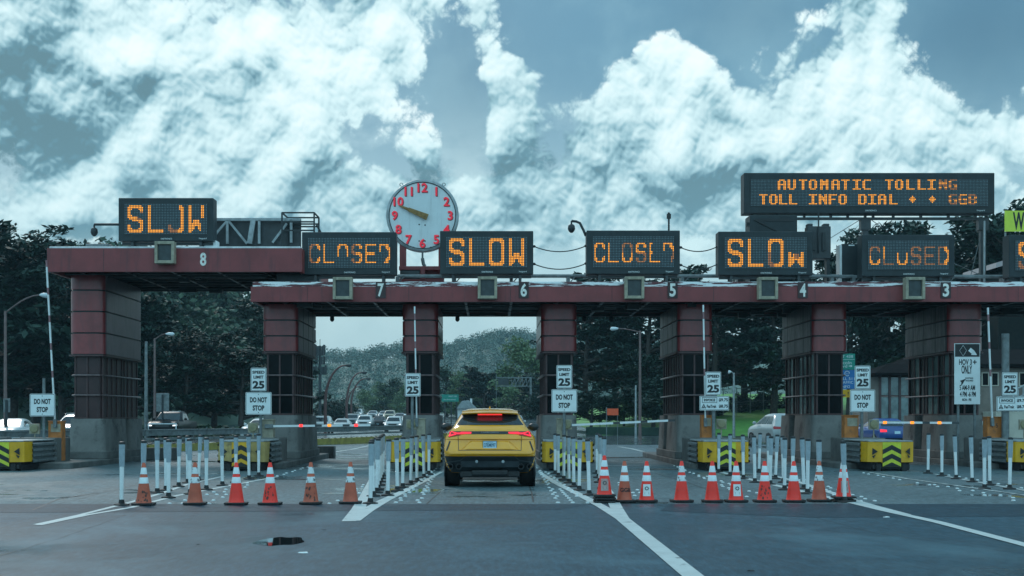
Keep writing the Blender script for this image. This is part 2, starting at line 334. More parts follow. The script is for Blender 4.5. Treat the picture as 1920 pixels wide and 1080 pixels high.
# ------------------------------------------------------------------ mesh builder
class MB:
    def __init__(s): s.v = []; s.f = []; s.mi = []
    def face(s, pts, m=0):
        i = len(s.v); s.v += [tuple(p) for p in pts]; s.f.append(tuple(range(i, i + len(pts)))); s.mi.append(m); return s
    def raw(s, vs, fs, m=0, M=None):
        i = len(s.v)
        s.v += [tuple(M @ Vector(p)) for p in vs] if M else [tuple(p) for p in vs]
        s.f += [tuple(k + i for k in f) for f in fs]; s.mi += [m] * len(fs); return s
    def box(s, x0, x1, y0, y1, z0, z1, m=0):
        vs = [(x0, y0, z0), (x1, y0, z0), (x1, y1, z0), (x0, y1, z0), (x0, y0, z1), (x1, y0, z1), (x1, y1, z1), (x0, y1, z1)]
        return s.raw(vs, [(0, 3, 2, 1), (4, 5, 6, 7), (0, 1, 5, 4), (1, 2, 6, 5), (2, 3, 7, 6), (3, 0, 4, 7)], m)
    def obox(s, p, q, w, h, m=0, up=(0, 0, 1)):
        """square bar from p to q"""
        p, q = Vector(p), Vector(q); d = (q - p); L = d.length
        if L < 1e-6: return s
        d.normalize(); u = Vector(up)
        if abs(d.dot(u)) > .95: u = Vector((0, 1, 0))
        a = d.cross(u).normalized(); b = a.cross(d).normalized()
        vs = [t + a * sa * w / 2 + b * sb * h / 2 for t in (p, q) for sa, sb in ((-1, -1), (1, -1), (1, 1), (-1, 1))]
        return s.raw(vs, [(0, 1, 2, 3), (7, 6, 5, 4), (0, 4, 5, 1), (1, 5, 6, 2), (2, 6, 7, 3), (3, 7, 4, 0)], m)
    def tube(s, pts, r, n=8, m=0, cap=True):
        pts = [Vector(p) for p in pts]; k = len(pts)
        rs = r if isinstance(r, (list, tuple)) else [r] * k
        vs = []; prev = None
        for i, p in enumerate(pts):
            d = (pts[min(i + 1, k - 1)] - pts[max(i - 1, 0)]).normalized()
            a = (prev - d * prev.dot(d)) if prev else d.cross(Vector((0, 0, 1)) if abs(d.z) < .9 else Vector((1, 0, 0)))
            a.normalize(); prev = a; b = d.cross(a)
            vs += [p + (a * math.cos(2 * PI * j / n) + b * math.sin(2 * PI * j / n)) * rs[i] for j in range(n)]
        fs = [(i * n + j, i * n + (j + 1) % n, (i + 1) * n + (j + 1) % n, (i + 1) * n + j) for i in range(k - 1) for j in range(n)]
        if cap: fs += [tuple(range(n - 1, -1, -1)), tuple(range((k - 1) * n, k * n))]
        return s.raw(vs, fs, m)
    def lathe(s, prof, c=(0, 0, 0), n=16, m=0, axis='z', cap=True):
        """prof: (radius, height) list; m may be a list with one slot per ring segment"""
        vs = []
        for r, h in prof:
            for j in range(n):
                a = 2 * PI * j / n; x, y = r * math.cos(a), r * math.sin(a)
                p = (x, y, h) if axis == 'z' else ((x, -h, y) if axis == 'y' else (h, x, y))
                vs.append((p[0] + c[0], p[1] + c[1], p[2] + c[2]))
        k = len(prof)
        for i in range(k - 1):
            mm = m[i] if isinstance(m, (list, tuple)) else m
            i0 = len(s.v) if i == 0 else i0
            if i == 0: s.v += vs
            for j in range(n):
                s.f.append((i0 + i * n + j, i0 + i * n + (j + 1) % n, i0 + (i + 1) * n + (j + 1) % n, i0 + (i + 1) * n + j)); s.mi.append(mm)
        if cap:
            s.f.append(tuple(i0 + j for j in range(n - 1, -1, -1))); s.mi.append(m[0] if isinstance(m, (list, tuple)) else m)
            s.f.append(tuple(i0 + (k - 1) * n + j for j in range(n))); s.mi.append(m[-1] if isinstance(m, (list, tuple)) else m)
        return s
    def prism(s, outline, y0, y1, m=0, cap=True):
        """outline in x,z extruded along y"""
        n = len(outline)
        vs = [(x, y0, z) for x, z in outline] + [(x, y1, z) for x, z in outline]
        fs = [(i, (i + 1) % n, n + (i + 1) % n, n + i) for i in range(n)]
        if cap: fs += [tuple(range(n - 1, -1, -1)), tuple(range(n, 2 * n))]
        return s.raw(vs, fs, m)
    def slab(s, outline, z0, z1, m=0):
        """outline in x,y extruded along z"""
        n = len(outline)
        vs = [(x, y, z0) for x, y in outline] + [(x, y, z1) for x, y in outline]
        return s.raw(vs, [(i, (i + 1) % n, n + (i + 1) % n, n + i) for i in range(n)] + [tuple(range(n - 1, -1, -1)), tuple(range(n, 2 * n))], m)
    def text(s, t, cx, cz, h, y, m=0, w=None, bold=0.0, shear=0.0):
        vs, fs, x0, x1, z0, z1 = glyphs(t, bold, shear)
        k = h / max(1e-6, (z1 - z0)); kx = (w / max(1e-6, x1 - x0)) if w else k
        s.raw([(cx + (vx - (x0 + x1) / 2) * kx, y, cz + (vz - (z0 + z1) / 2) * k) for vx, vz in vs], fs, m); return s
    def build(s, name, mats, parent=None, loc=None, smooth=None, bevel=0.0, rot=None, fix=True):
        me = bpy.data.meshes.new(name); me.from_pydata(s.v, [], s.f)
        for m in (mats if isinstance(mats, (list, tuple)) else [mats]): me.materials.append(m)
        me.polygons.foreach_set('material_index', s.mi)
        if fix:
            bm = bmesh.new(); bm.from_mesh(me); bmesh.ops.recalc_face_normals(bm, faces=bm.faces); bm.to_mesh(me); bm.free()
        me.update()
        if smooth:
            me.polygons.foreach_set('use_smooth', [True] * len(me.polygons)); me.set_sharp_from_angle(angle=R(smooth))
        o = bpy.data.objects.new(name, me); C.objects.link(o)
        if parent: o.parent = parent
        if loc: o.location = loc
        if rot: o.rotation_euler = rot
        if bevel:
            b = o.modifiers.new('bevel', 'BEVEL'); b.width = bevel; b.segments = 2; b.limit_method = 'ANGLE'; b.angle_limit = R(40)
        return o
_GL = {}
def glyphs(t, bold=0.0, shear=0.0):
    key = (t, bold, shear)
    if key not in _GL:
        cu = bpy.data.curves.new('lettering', 'FONT'); cu.body = t; cu.offset = bold; cu.resolution_u = 3; cu.shear = shear
        ob = bpy.data.objects.new('lettering', cu); C.objects.link(ob)
        dg = bpy.context.evaluated_depsgraph_get(); e = ob.evaluated_get(dg); me = e.to_mesh()
        vs = [(v.co.x, v.co.y) for v in me.vertices]; fs = [tuple(p.vertices) for p in me.polygons]
        e.to_mesh_clear(); bpy.data.objects.remove(ob); bpy.data.curves.remove(cu)
        xs = [v[0] for v in vs]; zs = [v[1] for v in vs]
        _GL[key] = (vs, fs, min(xs), max(xs), min(zs), max(zs))
    return _GL[key]
def tag(o, label=None, cat=None, group=None, kind=None):
    if label: o['label'] = label
    if cat: o['category'] = cat
    if group: o['group'] = group
    if kind: o['kind'] = kind
    return o
def thing(name, label, cat, loc=(0, 0, 0), rz=0.0, group=None):
    o = bpy.data.objects.new(name, None); o.empty_display_size = .3; C.objects.link(o)
    o.location = loc; o.rotation_euler = (0, 0, rz)
    return tag(o, label, cat, group)
def dup(o, parent=None, loc=None, rz=None, label=None):
    c = o.copy(); C.objects.link(c); c.parent = parent
    if loc is not None: c.location = loc
    if rz is not None: c.rotation_euler = (0, 0, rz)
    if label: c['label'] = label
    for ch in [k for k in o.children]: dup(ch, c)
    return c
ORD = ['nearest', 'second', 'third', 'fourth', 'fifth', 'sixth', 'seventh', 'eighth', 'ninth', 'tenth', 'eleventh', 'twelfth', 'thirteenth', 'fourteenth', 'fifteenth', 'sixteenth', 'seventeenth']
# photo measure -> place: heading and height of a point known to stand Y metres ahead
def wx(px, Y): return (px - HX) * Y / F
def wz(py, Y): return CH + (HY - py) * Y / F
def gnd(px, py):
    Y = F * CH / (py - HY); return ((px - HX) * Y / F, Y)
def rrect(x0, x1, y0, y1, r, n=5, rb=None):
    """rounded rectangle outline, counter-clockwise from the front left"""
    rb = r if rb is None else rb; o = []
    for cx, cy, a0, rr in ((x0 + r, y0 + r, 180, r), (x1 - r, y0 + r, 270, r), (x1 - rb, y1 - rb, 0, rb), (x0 + rb, y1 - rb, 90, rb)):
        for i in range(n + 1):
            a = R(a0 + 90 * i / n); o.append((cx + rr * math.cos(a), cy + rr * math.sin(a)))
    return o
# ------------------------------------------------------------------ ground, roads, islands
def sheet(name, x0, x1, y0, y1, z, mat, kind='structure', n=1):
    m = MB(); m.face([(x0, y0, z), (x1, y0, z), (x1, y1, z), (x0, y1, z)]); return tag(m.build(name, mat), kind=kind)
sheet('ground', -2500, 2500, -200, 4500, -.06, GROUND)
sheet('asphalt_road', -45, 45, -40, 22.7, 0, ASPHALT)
sheet('concrete_pavement', -45, 45, 22.7, 74, 0, CONCRETE)
sheet('far_road', -60, 16, 74, 330, 0, FARROAD)
m = MB()                                                    # ramp climbing away on the right
rl = [(2.5, 112, .006), (4.0, 150, .5), (5.6, 200, 1.75), (7.5, 260, 3.0)]
for (a, b) in zip(rl, rl[1:]): m.face([(a[0] - 3.6, a[1], a[2]), (a[0] + 3.6, a[1], a[2]), (b[0] + 3.6, b[1], b[2]), (b[0] - 3.6, b[1], b[2])])
tag(m.build('ramp_road', FARROAD), kind='structure')
m = MB(); m.face([(-45, 150, .008), (-3, 150, .008), (-3, 300, 2.48), (-45, 300, 2.48)])
tag(m.build('queue_road', FARROAD), kind='structure')
# grass bank beyond the right hand lanes
m = MB(); rng = random.Random(5); nx, ny = 60, 16
gv = []
for j in range(ny + 1):
    for i in range(nx + 1):
        x = 9 + i * 1.6; y = 116 + j * 4 - max(0, (x - 16)) * .42
        t = j / ny; gv.append((x, y, -.03 + 4.6 * (t ** .8) * min(1, .35 + i / 12) + (rng.random() - .5) * .12 * (j > 0)))
m.raw(gv, [(j * (nx + 1) + i, j * (nx + 1) + i + 1, (j + 1) * (nx + 1) + i + 1, (j + 1) * (nx + 1) + i) for j in range(ny) for i in range(nx)])
tag(m.build('grass_bank', GRASS, smooth=80), kind='structure')

def strip(name, pts, w, mat, z=.004, dashed=None):
    """painted line through ground points (given as photo measures), w metres wide (or one width per point)"""
    P = [Vector((*gnd(*p), 0)) for p in pts]; ws = w if isinstance(w, (list, tuple)) else [w] * len(P)
    m = MB(); L = []; 
    for i, p in enumerate(P):
        d = (P[min(i + 1, len(P) - 1)] - P[max(i - 1, 0)]).normalized(); n = Vector((d.y, -d.x, 0))
        L.append((p - n * ws[i] / 2 + Vector((0, 0, z)), p + n * ws[i] / 2 + Vector((0, 0, z))))
    for a, b in zip(L, L[1:]): m.face([a[0], a[1], b[1], b[0]])
    return tag(m.build(name, mat), kind='structure')
def worn(name, edge):
    return pm(name, (.50, .53, .52), .5, var=.08, scale=3, stain=(.10, .105, .105), stain_amt=.9, stain_scale=3.5, stain_lo=edge, stain_hi=edge + .1, bump=.1)
LINE = worn('worn_road_paint', .60); LINEW = worn('very_worn_road_paint', .50)
LZ = .004
for n_, pts, w_, mt in [
    ('road_marking', [(68, 984), (150, 966), (245, 942), (300, 926), (352, 908), (420, 893)], .10, LINE),
    ('road_marking', [(72, 985), (160, 966.5), (245, 952), (330, 930), (440, 909), (520, 894)], .11, LINE),
    ('road_marking', [(654, 978), (672, 955), (683, 930), (694, 905), (704, 880)], [.2, .22, .16, .12, .1], LINE),
    ('road_marking', [(662, 977), (690, 956), (722, 938), (760, 920), (800, 900), (828, 885)], [.2, .22, .2, .16, .13, .1], LINE),
    ('road_marking', [(1350, 1122), (1298, 1080), (1167, 973), (1128, 950), (1085, 927), (1040, 905), (1012, 886)], [.2, .2, .2, .17, .17, .15, .12], LINE),
    ('road_marking', [(1172, 975), (1157, 955), (1147, 935), (1130, 903), (1121, 880)], [.14, .2, .2, .14, .12], LINE),
    ('road_marking', [(2100, 1074), (1920, 1022), (1760, 980), (1660, 958), (1585, 940), (1500, 921), (1380, 893), (1330, 880)], .17, LINE),
    ('road_marking', [(1700, 966), (1640, 950), (1606, 940), (1560, 925), (1500, 905), (1440, 890)], .15, LINE),
    ('road_marking', [(2030, 945), (1920, 929), (1800, 912), (1700, 898), (1630, 886)], .10, LINEW),
    ('road_marking', [(2030, 938), (1920, 920), (1830, 904), (1750, 889)], .12, LINEW),
    ('road_marking', [(628, 848), (660, 843), (706, 833)], .2, LINEW),
    ('road_marking', [(1160, 838), (1185, 842), (1206, 847)], .2, LINEW),
    ('road_marking', [(270, 842), (330, 837), (400, 829)], .25, LINEW)]:
    LZ += .0006; strip(n_, pts, w_, mt, z=LZ)
for pts in ([(60, 957), (110, 936), (185, 924)], [(1000, 941), (997, 925), (993, 912)], [(800, 945), (826, 922)], [(1230, 888), (1290, 905), (1345, 925)]):
    strip('pavement_joint', pts, .025, INK, z=.0035)
OLDPATCH = ground_mat('older_asphalt', (.022, .050, .070), (.011, .030, .045), .46, .1, wet=.25, spec=.16)
for n_, P in (('asphalt_patch', [(-45, 20.2), (-18, 20.0), (-3.2, 20.9), (1.1, 21.3), (1.7, 22.69), (-45, 22.69)]), ('asphalt_patch', [(3.0, 22.69), (2.6, 21.0), (4.6, 19.6), (9, 19.9), (16, 20.4), (45, 20.6), (45, 22.69)])):
    m = MB(); m.face([(x, y, .003) for x, y in P]); tag(m.build(n_, OLDPATCH), kind='structure')
def crack(pts, seed):
    q = random.Random(seed); P = []
    for a, b in zip(pts, pts[1:]):
        for i in range(9): u = i / 9; P.append((a[0] + (b[0] - a[0]) * u + q.uniform(-3, 3), a[1] + (b[1] - a[1]) * u + q.uniform(-.5, .5)))
    strip('pavement_crack', P + [pts[-1]], [q.uniform(.004, .011) for _ in P] + [.01], INK, z=.0052)
for i, pts in enumerate(([(-30, 1052), (120, 1006), (235, 966)], [(1480, 958), (1640, 1000), (1990, 1048)], [(60, 957), (170, 930), (330, 893)], [(1000, 940), (1003, 925), (995, 908)], [(1250, 888), (1340, 915), (1420, 941)])): crack(pts, i)
# standing water near the camera, mirror-still
WATER = pm('puddle_water', (.012, .014, .015), .02, var=.1, spec=.6)
def blobsheet(name, cx, cy, rx, ry, mat, z, seed, n=40):
    q = random.Random(seed); m = MB(); ph = [q.random() * 6.3 for _ in range(4)]
    m.face([(cx + rx * math.cos(a) * (1 + .16 * math.sin(2 * a + ph[0]) + .1 * math.sin(3 * a + ph[1]) + .05 * math.sin(7 * a + ph[2])),
             cy + ry * math.sin(a) * (1 + .16 * math.sin(2 * a + ph[0]) + .1 * math.sin(5 * a + ph[3])), z) for a in [2 * PI * i / n for i in range(n)]])
    return tag(m.build(name, mat), kind='structure')
px_, py_ = gnd(526, 1015)
blobsheet('puddle', px_, py_, .235, .62, WATER, .003, 3)
FILM = pm('thin_water_film', (.05, .065, .07), .17, var=.2, scale=2, spec=.9)
px_, py_ = gnd(600, 899); blobsheet('puddle', px_, py_, .95, .22, FILM, .003, 4)
px_, py_ = gnd(620, 872); blobsheet('puddle', px_, py_, 1.2, .3, FILM, .003, 8)
px_, py_ = gnd(640, 926); blobsheet('puddle', px_, py_, .45, .18, FILM, .003, 9)
px_, py_ = gnd(630, 859); blobsheet('puddle', px_, py_, 1.4, .5, FILM, .003, 12)
px_, py_ = gnd(1230, 880); blobsheet('puddle', px_, py_, .9, .5, FILM, .003, 5)
px_, py_ = gnd(1190, 858); blobsheet('puddle', px_, py_, 1.3, .8, FILM, .003, 15)

BOOTH_X = {8: wx(164.5, 42.5), 7: wx(526, 42.5), 6: wx(788, 42.5), 5: wx(1048, 42.5), 4: wx(1303, 42.5), 3: wx(1555, 42.5), 2: wx(1809, 42.5)}
for k, x in BOOTH_X.items():
    o = rrect(x - .66, x + .66, 38.6, 51.5, .3); m = MB(); m.slab(o, -.02, .17)
    tag(m.build('traffic_island', KERB, bevel=.03), kind='structure')

# ------------------------------------------------------------------ toll booths
WHERE = {8: 'leftmost toll booth, reddish brown with panelled cabin, carrying the higher canopy', 7: 'toll booth at the left end of the low canopy, beside a red flasher arm',
         6: 'toll booth left of the yellow car, behind the lone speed limit sign', 5: 'toll booth right of the yellow car, behind two stacked signs',
         4: 'toll booth behind the left one of the two toll price signs', 3: 'toll booth with weathered grey side panels, left of the green and blue road sign',
         2: 'toll booth behind the tall carpool lane sign with grey side panels'}
RAILM = pm('worn_pipe_rail', (.19, .14, .14), .32, metal=.4, var=.3, scale=7)
def booth(k):
    x = BOOTH_X[k]; hi = k == 8
    t = thing('toll_booth', WHERE[k], 'toll booth', (x, 42.4, .17), group='toll booths under the canopies')
    z = lambda v: v - .17
    zp, zc, zt = (1.42, 3.41, 5.9) if hi else (1.53, 3.50, 5.0)
    g = [4.08, 4.75, 5.41] if hi else [3.99, 4.48]
    h = .54
    side = SHEEN_SIDE if hi else (CASE_SIDE if k in (2, 3, 4) else SHEEN_SIDE if k == 7 else RED2)
    m = MB(); m.slab(rrect(-h - .1, h + .1, -.15, 4.9, .2), 0, z(.40)); m.build('base_step', KERB, t, bevel=.02)
    for a, b in ((-.04, 2.65), (3.2, 4.75)):
        m = MB(); lo = rrect(-h - .05, h + .05, a, b, .16); up = rrect(-h, h, a + .04, b - .04, .16); n = len(lo)
        m.raw([(p[0], p[1], z(.40)) for p in lo] + [(p[0], p[1], z(zp)) for p in up],
              [(i, (i + 1) % n, n + (i + 1) % n, n + i) for i in range(n)] + [tuple(range(n - 1, -1, -1)), tuple(range(n, 2 * n))])
        m.build('plinth', PLINTH, t, smooth=40)
    # cabin: dark core, frame posts and glass
    ci = h - .13; y0, y1 = .1, 4.5
    m = MB(); m.slab(rrect(-ci, ci, y0, y1, .12), z(zp) - .02, z(zc)); m.build('cabin', CABIN, t, smooth=40)
    rails = [2.15, 2.77]
    m = MB(); fr = .03; zz = [zp + .03, *rails, zc - .06]
    def bar(p, q, w=.045): m.obox((p[0], p[1], z(p[2])), (q[0], q[1], z(q[2])), w, w)
    xs = [-ci + .02, -.02, ci - .02] if not hi else [-ci + .03, -ci + .40]
    for xx in xs: bar((xx, y0 - .02, zp), (xx, y0 - .02, zc - .06))
    for zq in zz: bar((xs[0], y0 - .022, zq), (xs[-1], y0 - .022, zq), .04)
    ys = [y0 + .14, .75, 1.3, 1.85, 2.45, 2.75, 3.2, 3.75, y1 - .14]
    for s in (-1, 1):
        for yy in ys: bar((s * (ci + .015), yy, zp), (s * (ci + .015), yy, zc - .04), .045)
        for zq in (zz if not hi else [zp + .03, zc - .06]): bar((s * (ci + .018), ys[0], zq), (s * (ci + .018), ys[-1], zq), .04)
    wf = m.build('window_frame', MULL, t)
    for i in range(len(xs) - 1):
        for j in range(3):
            m = MB(); m.box(xs[i] + .03, xs[i + 1] - .03, y0 - .012, y0 + .01, z(zz[j]) + .03, z(zz[j + 1]) - .03)
            m.build('window_pane', CABIN if hi else DARKGLASS, t)
    for s in (-1, 1):
        for i in range(len(ys) - 1):
            if i == 4: continue
            m = MB(); xx = s * (ci + .004)
            m.box(min(xx, xx - s * .02), max(xx, xx - s * .02), ys[i] + .03, ys[i + 1] - .03, z(zp) + .05, z(zc) - .08)
            m.build('window_pane', CABIN if hi else (PALEGLASS if (k in (2, 3) and i in (0, 2, 3, 6)) else DARKGLASS), t)
        m = MB(); xx = s * (ci + .008); m.box(min(xx, xx - s * .02), max(xx, xx - s * .02), ys[4] - .1, ys[5] + .25, z(.45), z(3.0)); m.build('door', BLACKM, t)
    for zq in rails:
        m = MB(); e = ci + .1
        m.tube([(-e, y1, z(zq)), (-e, y0 + .1, z(zq)), (-e + .12, y0 - .09, z(zq)), (e - .12, y0 - .09, z(zq)), (e, y0 + .1, z(zq)), (e, y1, z(zq))], .024, 8)
        m.build('rail', RAILM, t, smooth=50)
    # casing: rounded sheet metal drum in bands with dark joints between
    zs = [zc, *g, zt]; m = MB()
    for i in range(len(zs) - 1):
        o = rrect(-h - .02, h + .02, -.02, 4.6, .29, 8); n = len(o); a, b = z(zs[i]) + .024, z(zs[i + 1]) - .024
        vs = [(p[0], p[1], a) for p in o] + [(p[0], p[1], b) for p in o]
        for q in range(n):
            sidewall = abs(o[q][0]) > h - .05 and abs(o[(q + 1) % n][0]) > h - .05 and .15 < (o[q][1] + o[(q + 1) % n][1]) / 2
            m.raw([vs[q], vs[(q + 1) % n], vs[n + (q + 1) % n], vs[n + q]], [(0, 1, 2, 3)], 1 if sidewall else 0)
        m.raw(vs, [tuple(range(n - 1, -1, -1)), tuple(range(n, 2 * n))], 0)
        oo = rrect(-h + .03, h - .03, .03, 4.54, .26, 6); m.slab(oo, a - .05, a + .005, 2)
        if not hi:
            for yy in (1.2, 2.4, 3.5):
                for s in (-1, 1): m.box(s * (h + .016) - .008, s * (h + .016) + .008, yy - .02, yy + .02, a, b, 2)
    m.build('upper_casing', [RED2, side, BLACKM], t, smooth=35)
    m = MB(); m.slab(rrect(-h - .05, h + .05, -.05, 4.62, .22), z(zc) - .05, z(zc) + .0); m.build('casing_lip', MULL, t)
    return t
for k in BOOTH_X: booth(k)

# ------------------------------------------------------------------ canopies
def canopy(name, label, x0, x1, zb, zm, zt, ledge, seed):
    t = thing(name, label, 'canopy', (0, 41, 0), group='toll plaza canopies')
    q = random.Random(seed); D = 6.7
    m = MB(); m.box(x0, x1, 0, .12, zb, zm)
    m.box(x0, x0 + .12, .12, D, zb, zm); m.box(x1 - .12, x1, .12, D, zb, zm); m.box(x0 + .12, x1 - .12, D - .12, D, zb + .05, zm)
    xx = x0 + 1.7
    while xx < x1 - .5: m.box(xx - .006, xx + .006, -.004, .004, zb + .02, zm - .02, 1); xx += 3.05
    m.build('fascia', [RED, BLACKM], t, bevel=.012)
    m = MB(); m.box(x0 + .05, x1 - .05, .06, D - .1, zm + .003, zt); m.build('roof_ledge', ledge, t, bevel=.01)
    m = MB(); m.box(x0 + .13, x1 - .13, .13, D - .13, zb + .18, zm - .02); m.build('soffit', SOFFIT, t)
    m = MB()
    for yy in (.5, 1.1, 1.8, 2.6, 3.3, 4.1, 4.9, 5.7, 6.3):
        r = q.choice((.03, .04, .055)); zz = zb + .12 - q.random() * .08
        m.tube([(x0 + .2, yy, zz), (x1 - .2, yy, zz)], r, 6)
    xx = x0 + .8
    while xx < x1 - .5:
        m.box(xx, xx + .08, .14, D - .14, zb + .04, zb + .17); xx += 1.4
    for _ in range(int((x1 - x0) * .9)):
        xx = q.uniform(x0 + .4, x1 - .8); yy = q.uniform(.8, D - 1)
        m.box(xx, xx + q.uniform(.15, .6), yy, yy + q.uniform(.1, .3), zb - q.uniform(.0, .12), zb + .15)
    m.build('soffit_pipework', PIPE, t)
    return t
LOW = canopy('toll_canopy', 'long low dark red canopy with peeling white top edge over lanes seven to three', wx(470, 41), wx(2300, 41), 4.93, 5.385, 5.54, PEEL, 1)
HIGH = canopy('toll_canopy', 'short raised dark red canopy over lane eight at the left', wx(88, 41), wx(566, 41), 5.83, 6.54, 6.60, ROOFW, 2)
for px, n, par in ((381, '8', HIGH), (714, '7', LOW), (982, '6', LOW), (1261, '5', LOW), (1505, '4', LOW), (1773, '3', LOW)):
    x = wx(px, 41); z = wz(486 if n == '8' else 544, 41)
    if n != '8':
        m = MB(); m.box(x - .15, x + .15, -.03, -.003, z - .24, z + .24); m.build('number_plate', CABIN, par)
    m = MB(); m.text(n, x, z, .40, -.035 if n != '8' else -.004, w=.19, bold=.03); m.build('lane_number', NUMW, par)
# camera pods and small lamps hanging under the low canopy
for px in (624, 858, 1095, 1145):
    m = MB(); x = wx(px, 47); m.tube([(0, 0, .25), (0, 0, .1)], .025, 6); m.lathe([(.03, .1), (.07, .06), (.075, -.04), (.05, -.09), (.01, -.11)], n=10)
    tag(m.build('camera_pod', BLACKM, loc=(x, 46.8, 4.85), smooth=50), {624: 'small dark camera pod under the canopy left of the lane seven arm', 858: 'small dark camera pod under the canopy above the yellow car', 1095: 'small dark camera pod under the canopy just right of the lane five booth', 1145: 'small dark camera pod under the canopy above the curved lamp right of centre'}[px], 'camera', 'camera pods under the canopy')

def lane_signal(px, py, label):
    t = thing('lane_signal', label, 'signal', (wx(px, 40.8), 40.97, wz(py, 40.8)), group='square lane signals on the fascia')
    m = MB(); a, b, d = .29, .205, .32
    for s in (-1, 1):
        m.box(min(s * a, s * b), max(s * a, s * b), -d, 0, -.33, .33); m.box(-b, b, -d, 0, min(s * .33, s * .24), max(s * .33, s * .24))
    m.build('frame', BEIGE, t, bevel=.012)
    m = MB(); m.box(-b - .003, b + .003, -d + .1, -.02, -.243, .243); m.build('lens', LENS, t)
for px, py, w_ in ((310, 474, 'eight'), (643, 541, 'seven'), (914, 540, 'six'), (1189, 540, 'five'), (1439, 541, 'four'), (1714, 541, 'three')):
    lane_signal(px, py, f'beige square unlit signal box left of the lane number {w_}')

# ------------------------------------------------------------------ bulb matrix signs
STROKE = {'S': [(1, .82), (.8, 1), (.2, 1), (0, .82), (0, .66), (.2, .52), (.8, .48), (1, .34), (1, .18), (.8, 0), (.2, 0), (0, .18)],
          'C': [(1, .78), (.75, 1), (.25, 1), (0, .8), (0, .2), (.25, 0), (.75, 0), (1, .22)], 'L': [(0, 1), (0, 0), (1, 0)],
          'O': [(.25, 0), (.75, 0), (1, .2), (1, .8), (.75, 1), (.25, 1), (0, .8), (0, .2), (.25, 0)],
          'E': [(1, 1), (0, 1), (0, .5), (.75, .5), (0, .5), (0, 0), (1, 0)], 'D': [(0, 0), (0, 1), (.6, 1), (1, .75), (1, .25), (.6, 0), (0, 0)],
          'W': [(0, 1), (0, 0), (.5, .42), (1, 0), (1, 1)]}
def raster(ch, w, h, t):
    P = [(x * (w - 1), y * (h - 1)) for x, y in STROKE[ch]]; out = set()
    for c in range(w):
        for r in range(h):
            for (ax, ay), (bx, by) in zip(P, P[1:]):
                dx, dy = bx - ax, by - ay; u = max(0, min(1, ((c - ax) * dx + (r - ay) * dy) / (dx * dx + dy * dy)))
                if max(abs(c - ax - u * dx), abs(r - ay - u * dy)) < t: out.add((c, r)); break
    return out
def led_layout(word, miss):
    """lit bulbs of a lane sign; miss: {letter index: [(x0, x1, y0, y1, level)]} where the bulbs are dark (0) or half lit (1)"""
    big = len(word) == 4; lw, lh, pitch, t, r0, c0 = (10, 17, 13, 1.2, 1, 2) if big else (7, 12, 9, .8, 3, 1)
    on, half = set(), set()
    for i, ch in enumerate(word):
        for c, r in raster(ch, lw, lh, t):
            lev = 2
            for x0, x1, y0, y1, l in miss.get(i, ()):
                if x0 <= c / (lw - 1) <= x1 and y0 <= r / (lh - 1) <= y1: lev = l
            (half if lev == 1 else on if lev == 2 else set()).add((c0 + i * pitch + c, r0 + r))
    return on, half
def led_mesh(t, cols, rows, dw, dh, cz, yf, on, half):
    px, pz = dw / cols, dh / rows
    ms = {'unlit_bulbs': (MB(), OFFDOT, .46), 'lit_bulbs': (MB(), LEDA, .60), 'half_lit_bulbs': (MB(), LEDB, .54)}
    for c in range(cols):
        for r in range(rows):
            k = 'lit_bulbs' if (c, r) in on else 'half_lit_bulbs' if (c, r) in half else 'unlit_bulbs'
            m, _, s = ms[k]; x = -dw / 2 + (c + .5) * px; z = cz - dh / 2 + (r + .5) * pz; a = px * s / 2; b = pz * s / 2
            m.face([(x - a, yf, z - b), (x + a, yf, z - b), (x + a, yf, z + b), (x - a, yf, z + b)])
    for k, (m, mt, _) in ms.items():
        if m.f: tag(m.build(k, mt, t, fix=False), kind='stuff')
def lane_sign(x0, x1, y0, y1, word, miss, label, Y=41.6):
    w = (x1 - x0) * Y / F; h = (y1 - y0) * Y / F; zb = wz(y1, Y)
    t = thing('message_sign', label, 'message sign', (wx((x0 + x1) / 2, Y), Y, zb), group='bulb matrix signs above the lanes')
    m = MB(); m.box(-w / 2, w / 2, 0, .55, 0, h); m.build('housing', SIGNBOX, t, bevel=.02)
    m = MB(); fx, fz0, fz1 = w / 2 - .17, .19, h - .16
    m.box(-fx, fx, -.012, .01, fz0, fz1); m.build('display_panel', BLACKM, t)
    on, half = led_layout(word, miss)
    led_mesh(t, 53, 19, fx * 2 - .03, fz1 - fz0 - .03, (fz0 + fz1) / 2, -.016, on, half)
    m = MB(); m.text('DAKTRONICS', 0.02, .07, .045, -.004, w=.34, bold=.01); m.build('maker_name', SIGNW, t); m = MB(); m.text('Vanguard', w / 2 - .32, .075, .06, -.004, w=.24, shear=.2); m.build('maker_name', SIGNW, t)
    m = MB()
    for s in (-1, 1):
        for yy in (.1, .45): m.box(s * w * .36 - .04, s * w * .36 + .04, yy - .03, yy + .03, -max(.05, zb - 5.53 if zb < 6.4 else zb - 6.59), 0)
    m.box(-w * .48, w * .48, .2, .3, -.1, -.02)
    m.build('bracket', DARKM, t)
    return t
lane_sign(222, 400, 371, 452, 'SLOW', {0: [(.6, 1, .5, .8, 1)], 2: [(0, .5, .3, 1, 0), (.5, .75, .85, 1, 0), (0, .6, 0, .3, 1)], 3: [(.8, 1, 0, .52, 0)]}, 'amber bulb sign reading slow with broken letters, alone above lane eight')
lane_sign(566, 743, 435, 515, 'CLOSED', {0: [(0, .5, 0, 1, 1)], 2: [(0, 1, 0, .35, 0)], 3: [(0, .4, 0, 1, 1)], 5: [(0, .4, 0, .6, 0)]}, 'amber bulb sign reading closed directly left of the clock')
lane_sign(825, 1000, 433, 514, 'SLOW', {}, 'brightest amber bulb sign with complete word slow, right of the clock')
